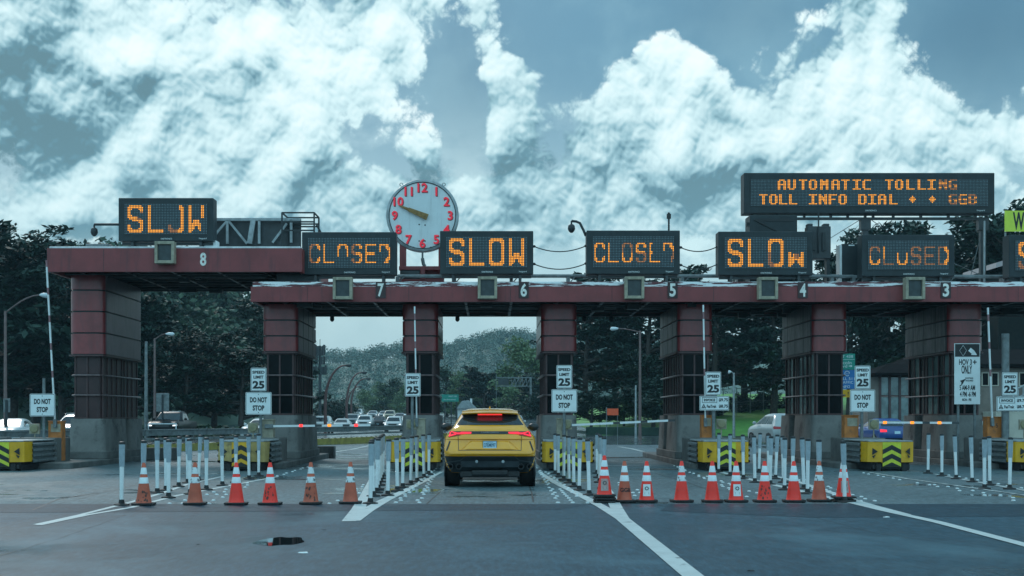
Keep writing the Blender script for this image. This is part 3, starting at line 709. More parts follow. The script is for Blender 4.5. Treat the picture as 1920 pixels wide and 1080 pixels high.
lane_sign(1100, 1275, 432, 514, 'CLOSED', {2: [(0, 1, .5, 1, 1)], 3: [(0, 1, 0, .5, 1)], 4: [(.2, 1, .4, 1, 0)], 5: [(0, .85, 0, .6, 0), (.8, 1, 0, .6, 1)]}, 'amber bulb sign reading closed between two pairs of slack cables')
lane_sign(1347, 1524, 434, 516, 'SLOW', {2: [(0, .4, 0, .5, 1)], 3: [(0, 1, .55, 1, 0), (.4, .7, .3, .6, 1)]}, 'amber bulb sign reading slow with topless last letter under the wide message board')
lane_sign(1616, 1790, 440, 518, 'CLOSED', {0: [(0, 1, .5, 1, 1)], 1: [(0, 1, 0, .3, 1)], 2: [(0, 1, .7, 1, 0)], 3: [(0, 1, 0, 1, 1)], 4: [(0, 1, 0, 1, 1)], 5: [(0, .6, 0, 1, 1)]}, 'dimmest amber bulb sign reading closed, right of the tall equipment rack')
lane_sign(1892, 2068, 440, 520, 'SLOW', {0: [(0, 1, 0, .4, 1)]}, 'bulb sign cut by the right edge under the lime yellow sign')
# 5x7 lettering of the wide board
F57 = {'A': '01110 10001 10001 11111 10001 10001 10001', 'U': '10001 10001 10001 10001 10001 10001 01110', 'T': '11111 00100 00100 00100 00100 00100 00100', 'O': '01110 10001 10001 10001 10001 10001 01110',
       'M': '10001 11011 10101 10101 10001 10001 10001', 'I': '11111 00100 00100 00100 00100 00100 11111', 'C': '01111 10000 10000 10000 10000 10000 01111', 'L': '10000 10000 10000 10000 10000 10000 11111',
       'N': '10001 11001 10101 10101 10011 10001 10001', 'G': '01111 10000 10000 10011 10001 10001 01111', 'F': '11111 10000 10000 11110 10000 10000 10000', 'D': '11110 10001 10001 10001 10001 10001 11110',
       'B': '11110 10001 10001 11110 10001 10001 11110', '*': '00000 00100 01110 11111 01110 00100 00000', ' ': '0 0 0 0 0 0 0'}
def wide_board():
    Y = 44.0; x0, x1, y0, y1 = 1395, 1865, 324, 400
    w = (x1 - x0) * Y / F; h = (y1 - y0) * Y / F; zb = wz(y1, Y)
    t = thing('message_board', 'wide amber bulb board about automatic tolling on posts above the right canopy', 'message sign', (wx((x0 + x1) / 2, Y), Y, zb))
    m = MB(); m.box(-w / 2, w / 2, 0, .6, 0, h); m.build('housing', SIGNBOX, t, bevel=.02)
    fx, z0, z1 = w / 2 - .2, .22, h - .2
    m = MB(); m.box(-fx, fx, -.012, .01, z0, z1); m.build('display_panel', BLACKM, t)
    cols, rows = 168, 18; on, half = set(), set()
    for txt, r0, px0 in (('AUTOMATIC TOLLING', 17, 1458), ('TOLL INFO DIAL * * GGB', 7, 1424)):
        ci = 0
        for ch in txt:
            g = F57[ch].split(); c = int(int((px0 - 1407) / 2.66) + ci * (7.62 if r0 == 17 else 7.08)); ci += 1
            for r, row in enumerate(g):
                for cc, b in enumerate(row):
                    if b == '1':
                        for e in ((0, 1) if ch != '*' else (0,)):
                            (half if (c > 128 and (c + r) % 3) else on).add((c + cc + e, r0 - r))
    led_mesh(t, cols, rows, fx * 2 - .03, z1 - z0 - .03, (z0 + z1) / 2, -.016, on, half)
    m = MB(); m.text('DAKTRONICS', 0.05, .09, .05, -.004, w=.36, bold=.01); m.build('maker_name', SIGNW, t); m = MB(); m.text('Vanguard', w / 2 - .45, .09, .06, -.004, w=.26, shear=.2); m.build('maker_name', SIGNW, t)
    bx = lambda p: wx(p, Y) - t.location.x
    m = MB(); m.box(bx(1408), bx(1860), .25, .37, -.17, -.09)
    for p in (1413, 1460, 1512, 1562, 1594, 1627, 1642, 1680, 1732, 1784, 1835): m.box(bx(p) - .03, bx(p) + .03, .24, .38, -.09, 0)
    m.build('support_rail', DARKM, t)
    for p in (1627, 1849):
        m = MB(); m.box(bx(p) - .09, bx(p) + .09, .24, .42, -(zb - 5.54), -.17); m.box(bx(p) - .16, bx(p) + .16, .2, .46, -.5, -.17); m.build('post', DARKM, t)
    for a, b in (((1620, 408), (1555, 448)), ((1636, 408), (1660, 425)), ((1845, 440), (1826, 516)), ((1790, 490), (1845, 514))):
        m = MB(); m.tube([(bx(a[0]), .3, wz(a[1], Y) - zb), (bx(b[0]), .3, wz(b[1], Y) - zb)], .012, 5); m.build('guy_wire', STEELD, t)
    m = MB(); m.tube([(bx(1845), -.04, -.25), (bx(1844.5), -.04, -(zb - 5.54))], .03, 6); m.build('conduit', STEEL, t)
wide_board()

# ------------------------------------------------------------------ clock
def clock():
    Y = 43.0; k = Y / F; r = 68 * k
    t = thing('plaza_clock', 'big round white clock with red numerals on a red steel stand', 'clock', (wx(792, Y), Y, wz(404, Y)))
    m = MB(); m.lathe([(r * .80, -.36), (r * .97, -.33), (r, -.28), (r, -.02), (r * .985, .005), (r * .93, .02), (r * .925, 0)], n=64, axis='y', cap=False)
    m.lathe([(r * .97, -.335), (.01, -.335)], n=64, axis='y', cap=False); m.build('rim', STEEL, t, smooth=40)
    m = MB(); m.lathe([(r * .93, .0), (r * .3, .0), (.001, .0)], n=64, axis='y', cap=False); m.build('face', CLOCKF, t)
    m = MB(); m.lathe([(r * .925, .012), (r * .905, .012)], n=64, axis='y', cap=False); m.build('minute_ring', INK, t)
    for i, n in enumerate(['12', '1', '2', '3', '4', '5', '6', '7', '8', '9', '10', '11']):
        a = R(30 * i); q = MB(); qx, qz = math.sin(a) * r * .765, math.cos(a) * r * .765
        q.text(n, qx, qz, 17 * k, -.022, bold=.02); q.build('numeral', CLOCKRED, t)
        q = MB(); q.text(n, qx + .02, qz - .02, 17.5 * k, -.006, bold=.035); q.build('numeral_shadow', RED2, t)
    m = MB(); p = Vector((7 * k, 0, -3 * k)); d = Vector((-48, 0, 20)).normalized(); n_ = Vector((-d.z, 0, d.x))
    L = 52 * k
    for w0, w1, l, yy in ((.085, .03, L, -.06), (.1, .06, L * .68, -.085)):
        o = [p - n_ * w0 - d * .05, p + n_ * w0 - d * .05, p + d * l + n_ * w1, p + d * (l + .05), p + d * l - n_ * w1]
        m.prism([(v.x, v.z) for v in o], yy - .02, yy)
    m.build('hand', BRONZE, t, bevel=.006)
    m = MB()
    for dx, dz in ((-6, -17), (5, -18), (16, -60), (-17, -60), (-6, -48), (5, -48)): m.lathe([(1.5 * k, .004), (.001, .004)], c=(dx * k, 0, dz * k), n=10, axis='y', cap=False)
    m.build('face_hole', INK, t)
    m = MB()
    for s in (-1, 1):
        a = R(36) * s; m.tube([(math.sin(a) * r * 1.0 + .05 * math.cos(b), .1, math.cos(a) * r * 1.02 + .05 + .05 * math.sin(b)) for b in [i * PI / 4 for i in range(9)]], .012, 5)
    m.build('lifting_eye', STEELD, t)
    g = lambda px: wx(px, Y) - t.location.x; hz = lambda py: wz(py, Y) - t.location.z
    m = MB(); m.box(g(749), g(761), .05, .3, hz(502), hz(455)); m.box(g(822), g(834), .05, .3, hz(502), hz(455))
    m.box(g(748), g(832), .0, .5, hz(506), hz(499)); m.box(g(748), g(832), .45, .5, hz(524), hz(506)); m.box(g(788), g(797), -.02, .4, hz(524), hz(499)); m.box(g(748), g(832), .0, .5, hz(528), hz(523))
    m.build('stand', RED, t, bevel=.01)
    m = MB(); m.box(g(750), g(787), .02, .4, hz(522), hz(507)); m.build('control_box', DARKM, t, bevel=.01)
    m = MB(); m.tube([(0, .05, -r * .98), (0, .05, hz(484))], .03, 8); m.tube([(0, .05, hz(484)), (.03, .05, hz(495)), (.08, .05, hz(499))], .055, 8); m.build('conduit', STEELD, t, smooth=50)
clock()

# ------------------------------------------------------------------ roof clutter
def cat(name, a, b, sag, label, Y=41.9):
    A, B = Vector((wx(a[0], Y), Y, wz(a[1], Y))), Vector((wx(b[0], Y), Y, wz(b[1], Y))); P = []
    for i in range(13):
        u = i / 12; p = A.lerp(B, u); p.z -= sag * 4 * u * (1 - u); P.append(p - A)
    m = MB(); m.tube(P, .017, 5); m.lathe([(.01, -.06), (.04, -.03), (.04, .03), (.01, .06)], c=tuple(P[0]), n=8, axis='x'); m.lathe([(.01, -.06), (.04, -.03), (.04, .03), (.01, .06)], c=tuple(P[-1]), n=8, axis='x')
    tag(m.build('slack_cable', BLACKM, loc=A), label, 'cable', 'slack cables between the bulb signs')
cat('c', (1001, 462), (1099, 461), .17, 'upper slack cable in the wide gap right of the bright slow sign'); cat('c', (1001, 495), (1099, 494), .17, 'lower slack cable in the wide gap right of the bright slow sign')
cat('c', (1276, 464), (1346, 462), .14, 'upper slack cable in the narrow gap left of the topless slow sign'); cat('c', (1276, 497), (1346, 495), .14, 'lower slack cable in the narrow gap left of the topless slow sign')
def ptz(loc, pts, label, flip=1):
    t = thing('surveillance_camera', label, 'camera', loc)
    m = MB(); m.tube(pts, .04, 8); m.build('arm', BLACKM, t, smooth=50)
    e = Vector(pts[-1]); m = MB(); m.tube([e, e - Vector((0, 0, .12))], .03, 6); m.lathe([(.05, -.1), (.1, -.14), (.115, -.24), (.09, -.31), (.04, -.36), (.005, -.37)], c=tuple(e), n=12); m.build('camera_dome', BLACKM, t, smooth=50)
k_ = 41.8 / F
ptz((wx(223, 41.8), 41.9, wz(420, 41.8)), [(0, 0, 0), (-17 * k_, 0, .0), (-48 * k_, 0, .0)], 'dome camera on a horizontal arm left of the broken slow sign')
ptz((wx(1099, 41.8), 41.95, wz(441, 41.8)), [(0, 0, 0), (-4 * k_, 0, 10 * k_), (-11 * k_, 0, 24 * k_), (-18 * k_, 0, 27 * k_), (-27 * k_, 0, 28 * k_)], 'dome camera on a bent arm at the corner of a closed sign')
m = MB(); m.box(-.025, .025, -.02, .02, 0, .36)
for i in range(6): m.box(-.03, .03, -.025, .025, .03 + i * .055, .045 + i * .055)
m.box(-.06, .06, -.06, .06, .36, .5); m.lathe([(.03, .5), (.04, .53), (.01, .56)], n=8)
tag(m.build('antenna', BLACKM, loc=(wx(1254, 41.9), 41.9, wz(432, 41.9))), 'short dark antenna mast standing on a closed sign', 'antenna')
# back of an old overhead sign with its truss and railing cage on the high canopy
def truss():
    Y = 44.0; t = thing('overhead_sign_truss', 'grey steel truss and dark sign back with railing cage on the raised canopy', 'truss', (wx(480, Y), Y, 6.6))
    X = lambda p: wx(p, Y) - t.location.x; Z = lambda p: wz(p, Y) - 6.6
    zb = 0.0
    m = MB(); m.box(X(390), X(562), .3, .36, zb + .03, Z(408)); m.build('sign_back', DARKM, t)
    m = MB(); m.box(X(384), X(562), .08, .2, Z(413), Z(408)); m.box(X(384), X(562), .08, .2, 0, .09)
    for a, b, w in (((401, 440), (424, 414), .07), ((425, 456), (425, 412), .08), ((428, 414), (462, 456), .07), ((467, 456), (474, 412), .16), ((485, 456), (485, 412), .08), ((510, 454), (537, 418), .07), ((545, 454), (545, 411), .08)):
        m.obox((X(a[0]), .12, max(Z(a[1]), .04)), (X(b[0]), .12, Z(b[1])), w, w)
    m.build('truss_frame', STEEL, t)
    m = MB()
    for yy in (-.25, .25):
        x0, x1 = (X(531), X(591)) if yy < 0 else (X(537), X(596))
        z1 = Z(401) if yy < 0 else Z(406)
        for zz in (z1, Z(418), Z(423) if yy > 0 else Z(434)): m.obox((x0, yy, zz), (x1, yy, zz), .045, .045)
        for xx in (x0, x1): m.obox((xx, yy, -.0), (xx, yy, z1), .05, .05)
    m.obox((X(591), -.25, Z(401)), (X(596), .25, Z(406)), .04, .04); m.obox((X(531), -.25, Z(401)), (X(537), .25, Z(406)), .04, .04)
    m.obox((X(592), .2, Z(420)), (X(603), .25, Z(440)), .07, .05)
    m.build('railing_cage', BLACKM, t)
    m = MB()
    for dx in (0, .12): m.tube([(X(398) + dx, -.2, .2), (X(412) + dx, -.25, .26), (X(425) + dx, -.25, .2), (X(440) + dx, -.2, .03)], .03, 6)
    m.build('cable_hose', STEELD, t, smooth=50)
truss()
# roof edge rails and hatches on the canopies
def roof_rail(px0, px1, py, label, z0):
    Y = 42.4; t = thing('pipe_rail', label, 'rail', (wx((px0 + px1) / 2, Y), Y, z0)); L = (px1 - px0) * Y / F / 2; h = wz(py, Y) - z0
    m = MB(); m.tube([(-L, 0, h), (L, 0, h)], .05, 8); m.tube([(-L, .3, h + .06), (L, .3, h + .06)], .035, 8); m.build('pipe', STEELD, t, smooth=50)
    m = MB(); n = max(2, int(L * 2 / 1.6))
    for i in range(n + 1):
        x = -L + 2 * L * i / n; m.box(x - .05, x + .05, -.06, .36, 0, h - .02); m.obox((x - .02, -.05, .02), (x + .22, -.05, h), .03, .03)
    m.build('rail_foot', STEELD, t)
roof_rail(745, 1600, 518, 'long grey pipe rail along the low canopy top behind the signs', 5.54)
roof_rail(1560, 2100, 519, 'grey pipe rail along the right end of the canopy top', 5.541)
for (a, b, y0, y1, lab, mt) in ((163, 205, 458, 463, 'low grey hatch on the raised canopy near its left end', STEELD), (520, 600, 512, 527, 'grey cable duct on the low canopy left end', DARKM), (385, 408, 452, 462, 'small white junction box on the raised canopy', WHITE)):
    Y = 42; m = MB(); zc_ = 6.60 if y1 < 500 else 5.54
    m.box(-(b - a) * Y / F / 2, (b - a) * Y / F / 2, -.15, .3, 0, max(.06, wz(y0, Y) - zc_)); tag(m.build('roof_box', mt, loc=(wx((a + b) / 2, Y), Y, zc_), bevel=.02), lab, 'box')
def rack():
    Y = 42.6; t = thing('equipment_rack', 'tall dark equipment rack between the slow and closed signs at right', 'rack', (wx(1536, Y), Y, 5.54)); k = Y / F
    m = MB(); top = wz(424, Y) - 5.54
    m.box(-22 * k, 22 * k, 0, .4, wz(485, Y) - 5.54, top); m.box(-21 * k, -11 * k, .05, .35, top, top + .09); m.box(9 * k, 20 * k, .05, .35, top, top + .09); m.build('cabinet', DARKM, t, bevel=.02)
    m = MB()
    for s in (-1, 1): m.box(s * 18 * k - .05, s * 18 * k + .05, .05, .35, 0, wz(485, Y) - 5.54)
    m.box(-20 * k, 20 * k, .1, .3, .02, .1); m.build('leg', BLACKM, t)
    m = MB()
    for dx in (-10, 8): m.box(dx * k - .05, dx * k + .05, -.06, 0, wz(470, Y) - 5.54, wz(436, Y) - 5.54)
    m.tube([(-2 * k, -.05, wz(474, Y) - 5.54), (-2 * k, -.05, wz(400, Y) - 5.54)], .025, 6); m.build('conduit', BLACKM, t)
rack()
def box2():
    Y = 42.6; k = Y / F; t = thing('electrical_cabinet', 'dark electrical cabinet with pale left side, beside the dimmest closed sign', 'cabinet', (wx(1595, Y), Y, 5.54))
    m = MB(); m.box(-16 * k, 21 * k, 0, .5, .02, wz(457, Y) - 5.54); m.build('cabinet_body', SIGNBOX, t, bevel=.015)
    m = MB(); m.box(-20 * k, -16 * k - .003, .02, .48, .02, wz(459, Y) - 5.54); m.build('side_panel', WHITE, t)
    m = MB(); m.box(-4 * k, 7 * k, -.01, 0, wz(461, Y) - 5.54, wz(459, Y) - 5.54); m.build('name_strip', SIGNW, t)
box2()
def box3():
    Y = 43.0; k = Y / F; t = thing('equipment_housing', 'dark louvred housing between the wide board and the slow sign', 'housing', (wx(1450, Y), Y, 5.54))
    m = MB(); m.box(-44 * k, 45 * k, 0, .8, 0, wz(403, Y) - 5.54); m.build('housing_body', SIGNBOX, t, bevel=.02)
    m = MB(); m.box(-34 * k, 41 * k, -.012, .0, wz(415, Y) - 5.54, wz(410, Y) - 5.54); m.obox((-36 * k, -.02, wz(412, Y) - 5.54), (5 * k, -.02, wz(433, Y) - 5.54), .03, .03); m.build('louvre', INK, t)
    m = MB(); m.box(-49 * k, -44 * k, .1, .3, wz(422, Y) - 5.54, wz(416, Y) - 5.54); m.build('bracket', BLACKM, t)
box3()
t = thing('warning_sign', 'lime yellow sign with a black letter above the cut off bulb sign at right', 'sign', (wx(1884, 42.3), 42.3, 6.62)); k = 42.3 / F
m = MB(); m.box(0, 72 * k, 0, .03, wz(434, 42.3) - 6.62, wz(395, 42.3) - 6.62); m.build('panel', LIME, t)
m = MB(); m.text('W', 26 * k, wz(414.5, 42.3) - 6.62, 33 * k, -.004, w=22 * k, bold=.03); m.build('lettering', INK, t)
m = MB(); m.tube([(8 * k, .3, -1.08), (8 * k, .3, wz(434, 42.3) - 6.62)], .03, 6); m.tube([(60 * k, .06, -1.08), (60 * k, .06, wz(410, 42.3) - 6.62)], .03, 6); m.build('post', STEEL, t)
# ------------------------------------------------------------------ signs on posts
YS = 40.0; KS = YS / F
def panel(t, name, cx, cz, w, h, mat, lines, y=-.03, border=True, th=.015, r=.03):
    """sign plate centred at cx,cz; lines: (text, dx, dz, height, width, bold)"""
    o = rrect(cx - w / 2, cx + w / 2, cz - h / 2, cz + h / 2, r, 3); m = MB(); m.prism(o, y, y + th, 0)
    if border:
        o1 = rrect(cx - w / 2 + .012, cx + w / 2 - .012, cz - h / 2 + .012, cz + h / 2 - .012, r * .8, 3); o2 = rrect(cx - w / 2 + .024, cx + w / 2 - .024, cz - h / 2 + .024, cz + h / 2 - .024, r * .6, 3); n = len(o1)
        m.raw([(p[0], y - .002, p[1]) for p in o1] + [(p[0], y - .002, p[1]) for p in o2], [(i, (i + 1) % n, n + (i + 1) % n, n + i) for i in range(n)], 1)
    for tx, dx, dz, hh, ww, bo in lines: m.text(tx, cx + dx, cz + dz, hh, y - .003, 1, w=ww, bold=bo)
    return m.build(name, [mat, INK], t, fix=False)
def speed(t, cx, cz, w=.46, h=.68):
    m = panel(t, 'speed_limit_panel', cx, cz, w, h, SIGNW, [('SPEED', 0, h * .31, h * .13, w * .78, .045), ('LIMIT', 0, h * .10, h * .13, w * .64, .045), ('25', 0, -h * .23, h * .34, w * .76, .045)], y=-.03)
def dns(t, cx, cz, w=.74, h=.66):
    panel(t, 'do_not_stop_panel', cx, cz, w, h, SIGNW, [('DO NOT', 0, h * .16, h * .24, w * .66, .045), ('STOP', 0, -h * .2, h * .24, w * .45, .045)], y=-.03)
    m = MB()
    for s in (-1, 1): m.lathe([(.014, .036), (.001, .036)], c=(cx, 0, cz + s * h * .4), n=8, axis='y', cap=False)
    m.build('bolt', INK, t)
def price(t, cx, cz, w=.86, h=.42):
    panel(t, 'price_panel', cx, cz, w, h, SIGNW, [('INVOICE', -w * .16, h * .22, h * .19, w * .38, .05), ('$9.75', w * .31, h * .22, h * .25, w * .31, .04), ('FasTrak', -w * .09, -h * .22, h * .22, w * .33, .04), ('$8.75', w * .31, -h * .22, h * .25, w * .31, .04)], y=-.03, r=.015)
    m = MB(); bx, bz, bw, bh = cx - w * .16, cz + h * .22, w * .255, h * .19
    for q in ((bx - bw, bx + bw, bz - bh, bz - bh + .012), (bx - bw, bx + bw, bz + bh - .012, bz + bh), (bx - bw, bx - bw + .012, bz - bh, bz + bh), (bx + bw - .012, bx + bw, bz - bh, bz + bh)): m.box(q[0], q[1], -.034, -.032, q[2], q[3])
    ex, ez = cx - w * .36, cz - h * .22                     # small road-to-horizon emblem
    m.face([(ex - .07, -.034, ez - .06), (ex - .035, -.034, ez - .06), (ex, -.034, ez + .04), (ex, -.034, ez + .08)]); m.face([(ex + .07, -.034, ez - .06), (ex + .035, -.034, ez - .06), (ex, -.034, ez + .04), (ex, -.034, ez + .08)])
    m.box(ex - .015, ex + .015, -.034, -.032, ez - .06, ez - .01)
    m.build('price_emblem', INK, t)
def post(t, x, z0, z1, r=.045, y=.02, mat=STEELD):
    m = MB(); m.tube([(x, y + r, z0), (x, y + r, z1)], r, 10); m.build('post', mat, t, smooth=50)
def sgroup(px, label):
    return thing('traffic_sign', label, 'sign', (wx(px, YS), YS, .17), group='sign posts on the toll islands')
zz = lambda py: wz(py, YS) - .17; xx_ = lambda px, c: (px - c) * KS
t = sgroup(81, 'lone do not stop sign at far left beside a raised barrier arm'); dns(t, xx_(80, 81), zz(759.5)); post(t, 0, 0, zz(709))
t = sgroup(485, 'speed limit sign over do not stop sign behind the battered crash cushion'); speed(t, 0, zz(711.5)); dns(t, 0, zz(756.5), .76, .66); post(t, .05, 0, zz(692))
t = sgroup(774, 'lone speed limit sign just left of the yellow car'); speed(t, 0, zz(721.5)); post(t, -.02, 0, zz(703))
t = sgroup(1058, 'speed limit sign over do not stop sign just right of the yellow car'); speed(t, 0, zz(706.5)); dns(t, 0, zz(751.5), .75, .67); post(t, 0, 0, zz(688))
t = sgroup(1337, 'speed limit sign over toll prices near the pale car on the grass side'); speed(t, 0, zz(719)); price(t, .03, zz(756)); post(t, .03, 0, zz(700), .055)
t = sgroup(1617, 'speed limit sign over do not stop sign beside the green and blue road sign'); speed(t, 0, zz(707.5)); dns(t, 0, zz(751.5), .73, .65); post(t, 0, 0, zz(688))
t = sgroup(1893, 'speed limit sign over toll prices at the right edge with thick pole behind'); speed(t, 0, zz(720)); price(t, .06, zz(757), .9, .42); post(t, -.06, 0, zz(625), .11, .06, STEELD)
def hov():
    Y = 41.0; k = Y / F; t = thing('carpool_sign', 'tall carpool lane sign with black top, diamond and arrow', 'sign', (wx(1813, Y), Y, .17))
    Z = lambda p: wz(p, Y) - .17; X = lambda p: (p - 1813) * k
    m = MB(); m.box(-24 * k, 24 * k, -.03, 0, Z(758), Z(644)); m.box(-23 * k, 23 * k, -.033, -.03, Z(669), Z(645), 1)
    for tx, px, py, h, w in (('HOV 3', 1809.5, 679, 11, 24), ('+', 1827, 679, 8, 7), ('ONLY', 1812, 693, 16, 20), ('FASTRAK', 1817, 709, 3, 15), ('REQUIRED', 1817, 714, 3.5, 14), ('5 AM-9 AM', 1813, 727, 10, 29), ('4 PM -6 PM', 1814, 739, 10, 30), ('MON - FRI', 1812, 749.5, 5, 17)):
        m.text(tx, X(px), Z(py), h * k, -.034, 1, w=w * k, bold=.03)
    c = X(1805), Z(657.5)
    for sx, sz in ((1, 1), (1, -1), (-1, 1), (-1, -1)):
        a, b = (c[0], -.036, c[1] + sz * 10 * k), (c[0] + sx * 6.5 * k, -.036, c[1]); m.obox(a, b, .022, .004, 0)
    p = Vector((X(1817), 0, Z(655))); e = Vector((X(1830), 0, Z(666))); d = (e - p).normalized(); n = Vector((-d.z, 0, d.x))
    for q in ([p + n * .06, p - n * .06, e - d * .12 - n * .06, e - d * .12 + n * .06], [e - d * .13 + n * .06, e - d * .13 - n * .1, e, e + n * .02]): m.face([(v.x, -.036, v.z) for v in q])
    m.raw([(X(1804 + dx), -.035, Z(716 + dz)) for dx, dz in ((-5, -2), (4, -5), (7, -6), (3, -1), (1, 3), (-3, 8), (-2, 1))], [(0, 1, 2, 3, 4, 5, 6)], 1)
    m.build('panel', [SIGNW, INK], t, fix=False)
    post(t, -.25, 0, Z(646), .04, .01); post(t, .25, 0, Z(646), .04, .01)
hov()
def exit_sign():
    Y = 56.0; k = Y / F; t = thing('guide_sign', 'green and blue road sign with a yellow plate, half hidden by a toll booth', 'sign', (wx(1588, Y), Y, 0))
    X = lambda p: (p - 1588) * k; Z = lambda p: wz(p, Y)
    m = MB(); m.box(X(1560), X(1603), -.03, 0, Z(693), Z(663)); m.box(X(1560), X(1602), -.034, -.03, Z(674.4), Z(673.8), 1)
    m.text('EXIT 438', X(1583), Z(668.5), 5 * k, -.034, 1, w=32 * k); m.text('Lincoln', X(1582), Z(680), 6 * k, -.034, 1, w=28 * k); m.text('Blvd', X(1580), Z(686.5), 5.5 * k, -.034, 1, w=16 * k)
    m.box(X(1591), X(1595), -.034, -.03, Z(687.2), Z(685.6), 1); m.face([(X(1594.5), -.034, Z(688.8)), (X(1598), -.034, Z(686.4)), (X(1594.5), -.034, Z(684))], 1)
    m.build('green_panel', [GREEN, SIGNW], t, fix=False)
    m = MB(); m.box(X(1562), X(1602), -.03, 0, Z(729), Z(694))
    for tx, py in (('CALL 511', 710), ('TRAFFIC', 717), ('INFO', 725)): m.text(tx, X(1585), Z(py), 5 * k, -.034, 1, w=len(tx) * 4.2 * k)
    m.tube([(X(1588) + .1 * math.cos(a), -.036, Z(700.5) + .1 * math.sin(a)) for a in [i * .5 for i in range(12)]], .012, 4, 1); m.text('511', X(1588), Z(700.5), 3 * k, -.034, 1, w=6 * k)
    m.build('blue_panel', [BLUE, SIGNW], t, fix=False)
    m = MB(); m.box(X(1577), X(1594), -.03, 0, Z(745), Z(731)); m.text('!', X(1590), Z(738), 7 * k, -.034, 1, w=2 * k); m.build('yellow_plate', [YEL, INK], t, fix=False)
    for p in (1570, 1597): post(t, X(p), 0, Z(664), .05, .01, STEELD)
    m = MB(); m.tube([(X(1587.5), .1, Z(663)), (X(1587), .1, Z(600))], .025, 6); m.build('mast', STEELD, t)
exit_sign()

# ------------------------------------------------------------------ barrier gates
def gate(px, top_or_tip, up, kind, label, lamp_px=None, lamp_py=795, box_px=None, arm0=None, lights=()):
    Y = 40.3; k = Y / F; t = thing('barrier_gate', label, 'barrier gate', (wx(px, Y), Y, .17), group='barrier gates on the toll islands')
    Z = lambda p: wz(p, Y) - .17; X = lambda p: (p - px) * k
    if box_px:
        a, b, y0 = box_px; m = MB(); m.box(X(a), X(b), .02, .4, 0, Z(y0)); m.box(X(a) - .015, X(b) + .015, .0, .42, Z(y0), Z(y0) + .03); m.build('cabinet', kind, t, bevel=.012)
        if kind is ORANGE_BOX and up != 2:
            m = MB(); m.box(X(a) + .08, X(b) - .03, .008, .02, Z(y0) - .3, Z(y0) - .06); m.build('cabinet_door', BEIGE, t)
        if up == 2:
            m = MB(); m.text('F 5', X((a + b) / 2), Z(y0 + 15), .12, .015, w=.17); m.build('stencil', INK, t)
    if lamp_px:
        m = MB(); c = X(lamp_px); s = .15; zl = Z(lamp_py); m.box(c - s, c + s, -.08, .0, zl - s, zl + s); m.box(c - .02, c + .02, -.05, -.02, 0, zl - s)
        wl = m.build('warning_lamp', BEIGE, t, bevel=.01); m = MB(); m.lathe([(.12, .08), (.125, .11), (.11, .125), (.04, .13), (.01, .13)], c=(c, 0, zl), n=24, axis='y', cap=False); m.build('lamp_lens', LENSB, wl, smooth=40)
    if arm0:
        (ax, ay), (bx, by) = arm0; p = Vector((X(ax), -.05, Z(ay))); q = Vector((X(bx), -.05, Z(by))); L = (q - p).length; n = max(6, int(L / .2)); m = MB()
        for i in range(n):
            a = p.lerp(q, i / n); b = p.lerp(q, (i + 1) / n); m.obox(a, b, .04, .062, 1 if i % 4 == 2 and i > 2 else 0)
        arm = m.build('arm', [WHITE, ARMRED if up else DARKM], t)
        m = MB(); m.obox(p - (q - p).normalized() * .25, p, .09, .12); m.build('counterweight', STEELD, t, bevel=.01)
        for lx, ly, mt in lights:
            m = MB(); m.box(X(lx) - .05, X(lx) + .05, -.1, -.02, Z(ly) - .04, Z(ly) + .04); l_ = m.build('flasher', mt, arm, bevel=.012)
gate(100, None, 1, ORANGE_BOX, 'raised barrier arm at the far left leaning beside a do not stop sign', 66, 804, (90, 115, 791), ((104, 786), (88, 488)))
gate(500, None, 0, BEIGE, 'lowered barrier arm with red flashers reaching across lane seven', 475, 802, (488, 512, 788), ((513, 799), (708, 797)), ((565, 798, REDL), (618, 797.5, AMBER), (668, 797.3, REDL)))
gate(788, None, 1, BEIGE, 'raised barrier arm left of the yellow car, crossing a booth front', 771.5, 796, (781, 797, 786), ((781.5, 784), (777.5, 575)))
gate(1052, None, 0, BEIGE, 'lowered striped barrier arm right of the yellow car without lit lamps', 1062.5, 796, (1044, 1054, 786), ((1072, 797), (1265, 788)))
gate(1325, None, 1, ORANGE_BOX, 'raised barrier arm above the orange cabinet beside the left price sign', 1352, 795, (1316, 1335, 780), ((1322, 784), (1318, 572)))
gate(1597, None, 0, ORANGE_BOX, 'lowered barrier arm with orange flashers in front of the blue car', 1637.5, 796, (1584, 1610, 780), ((1646, 792), (1797, 793)), ((1658, 792.2, AMBER), (1709, 792.5, AMBER), (1760, 792.7, AMBER)))
gate(1866, None, 2, ORANGE_BOX, 'raised barrier arm at far right above a tall orange cabinet', 1919, 796, (1852, 1880, 783), ((1859, 783), (1851, 577)))

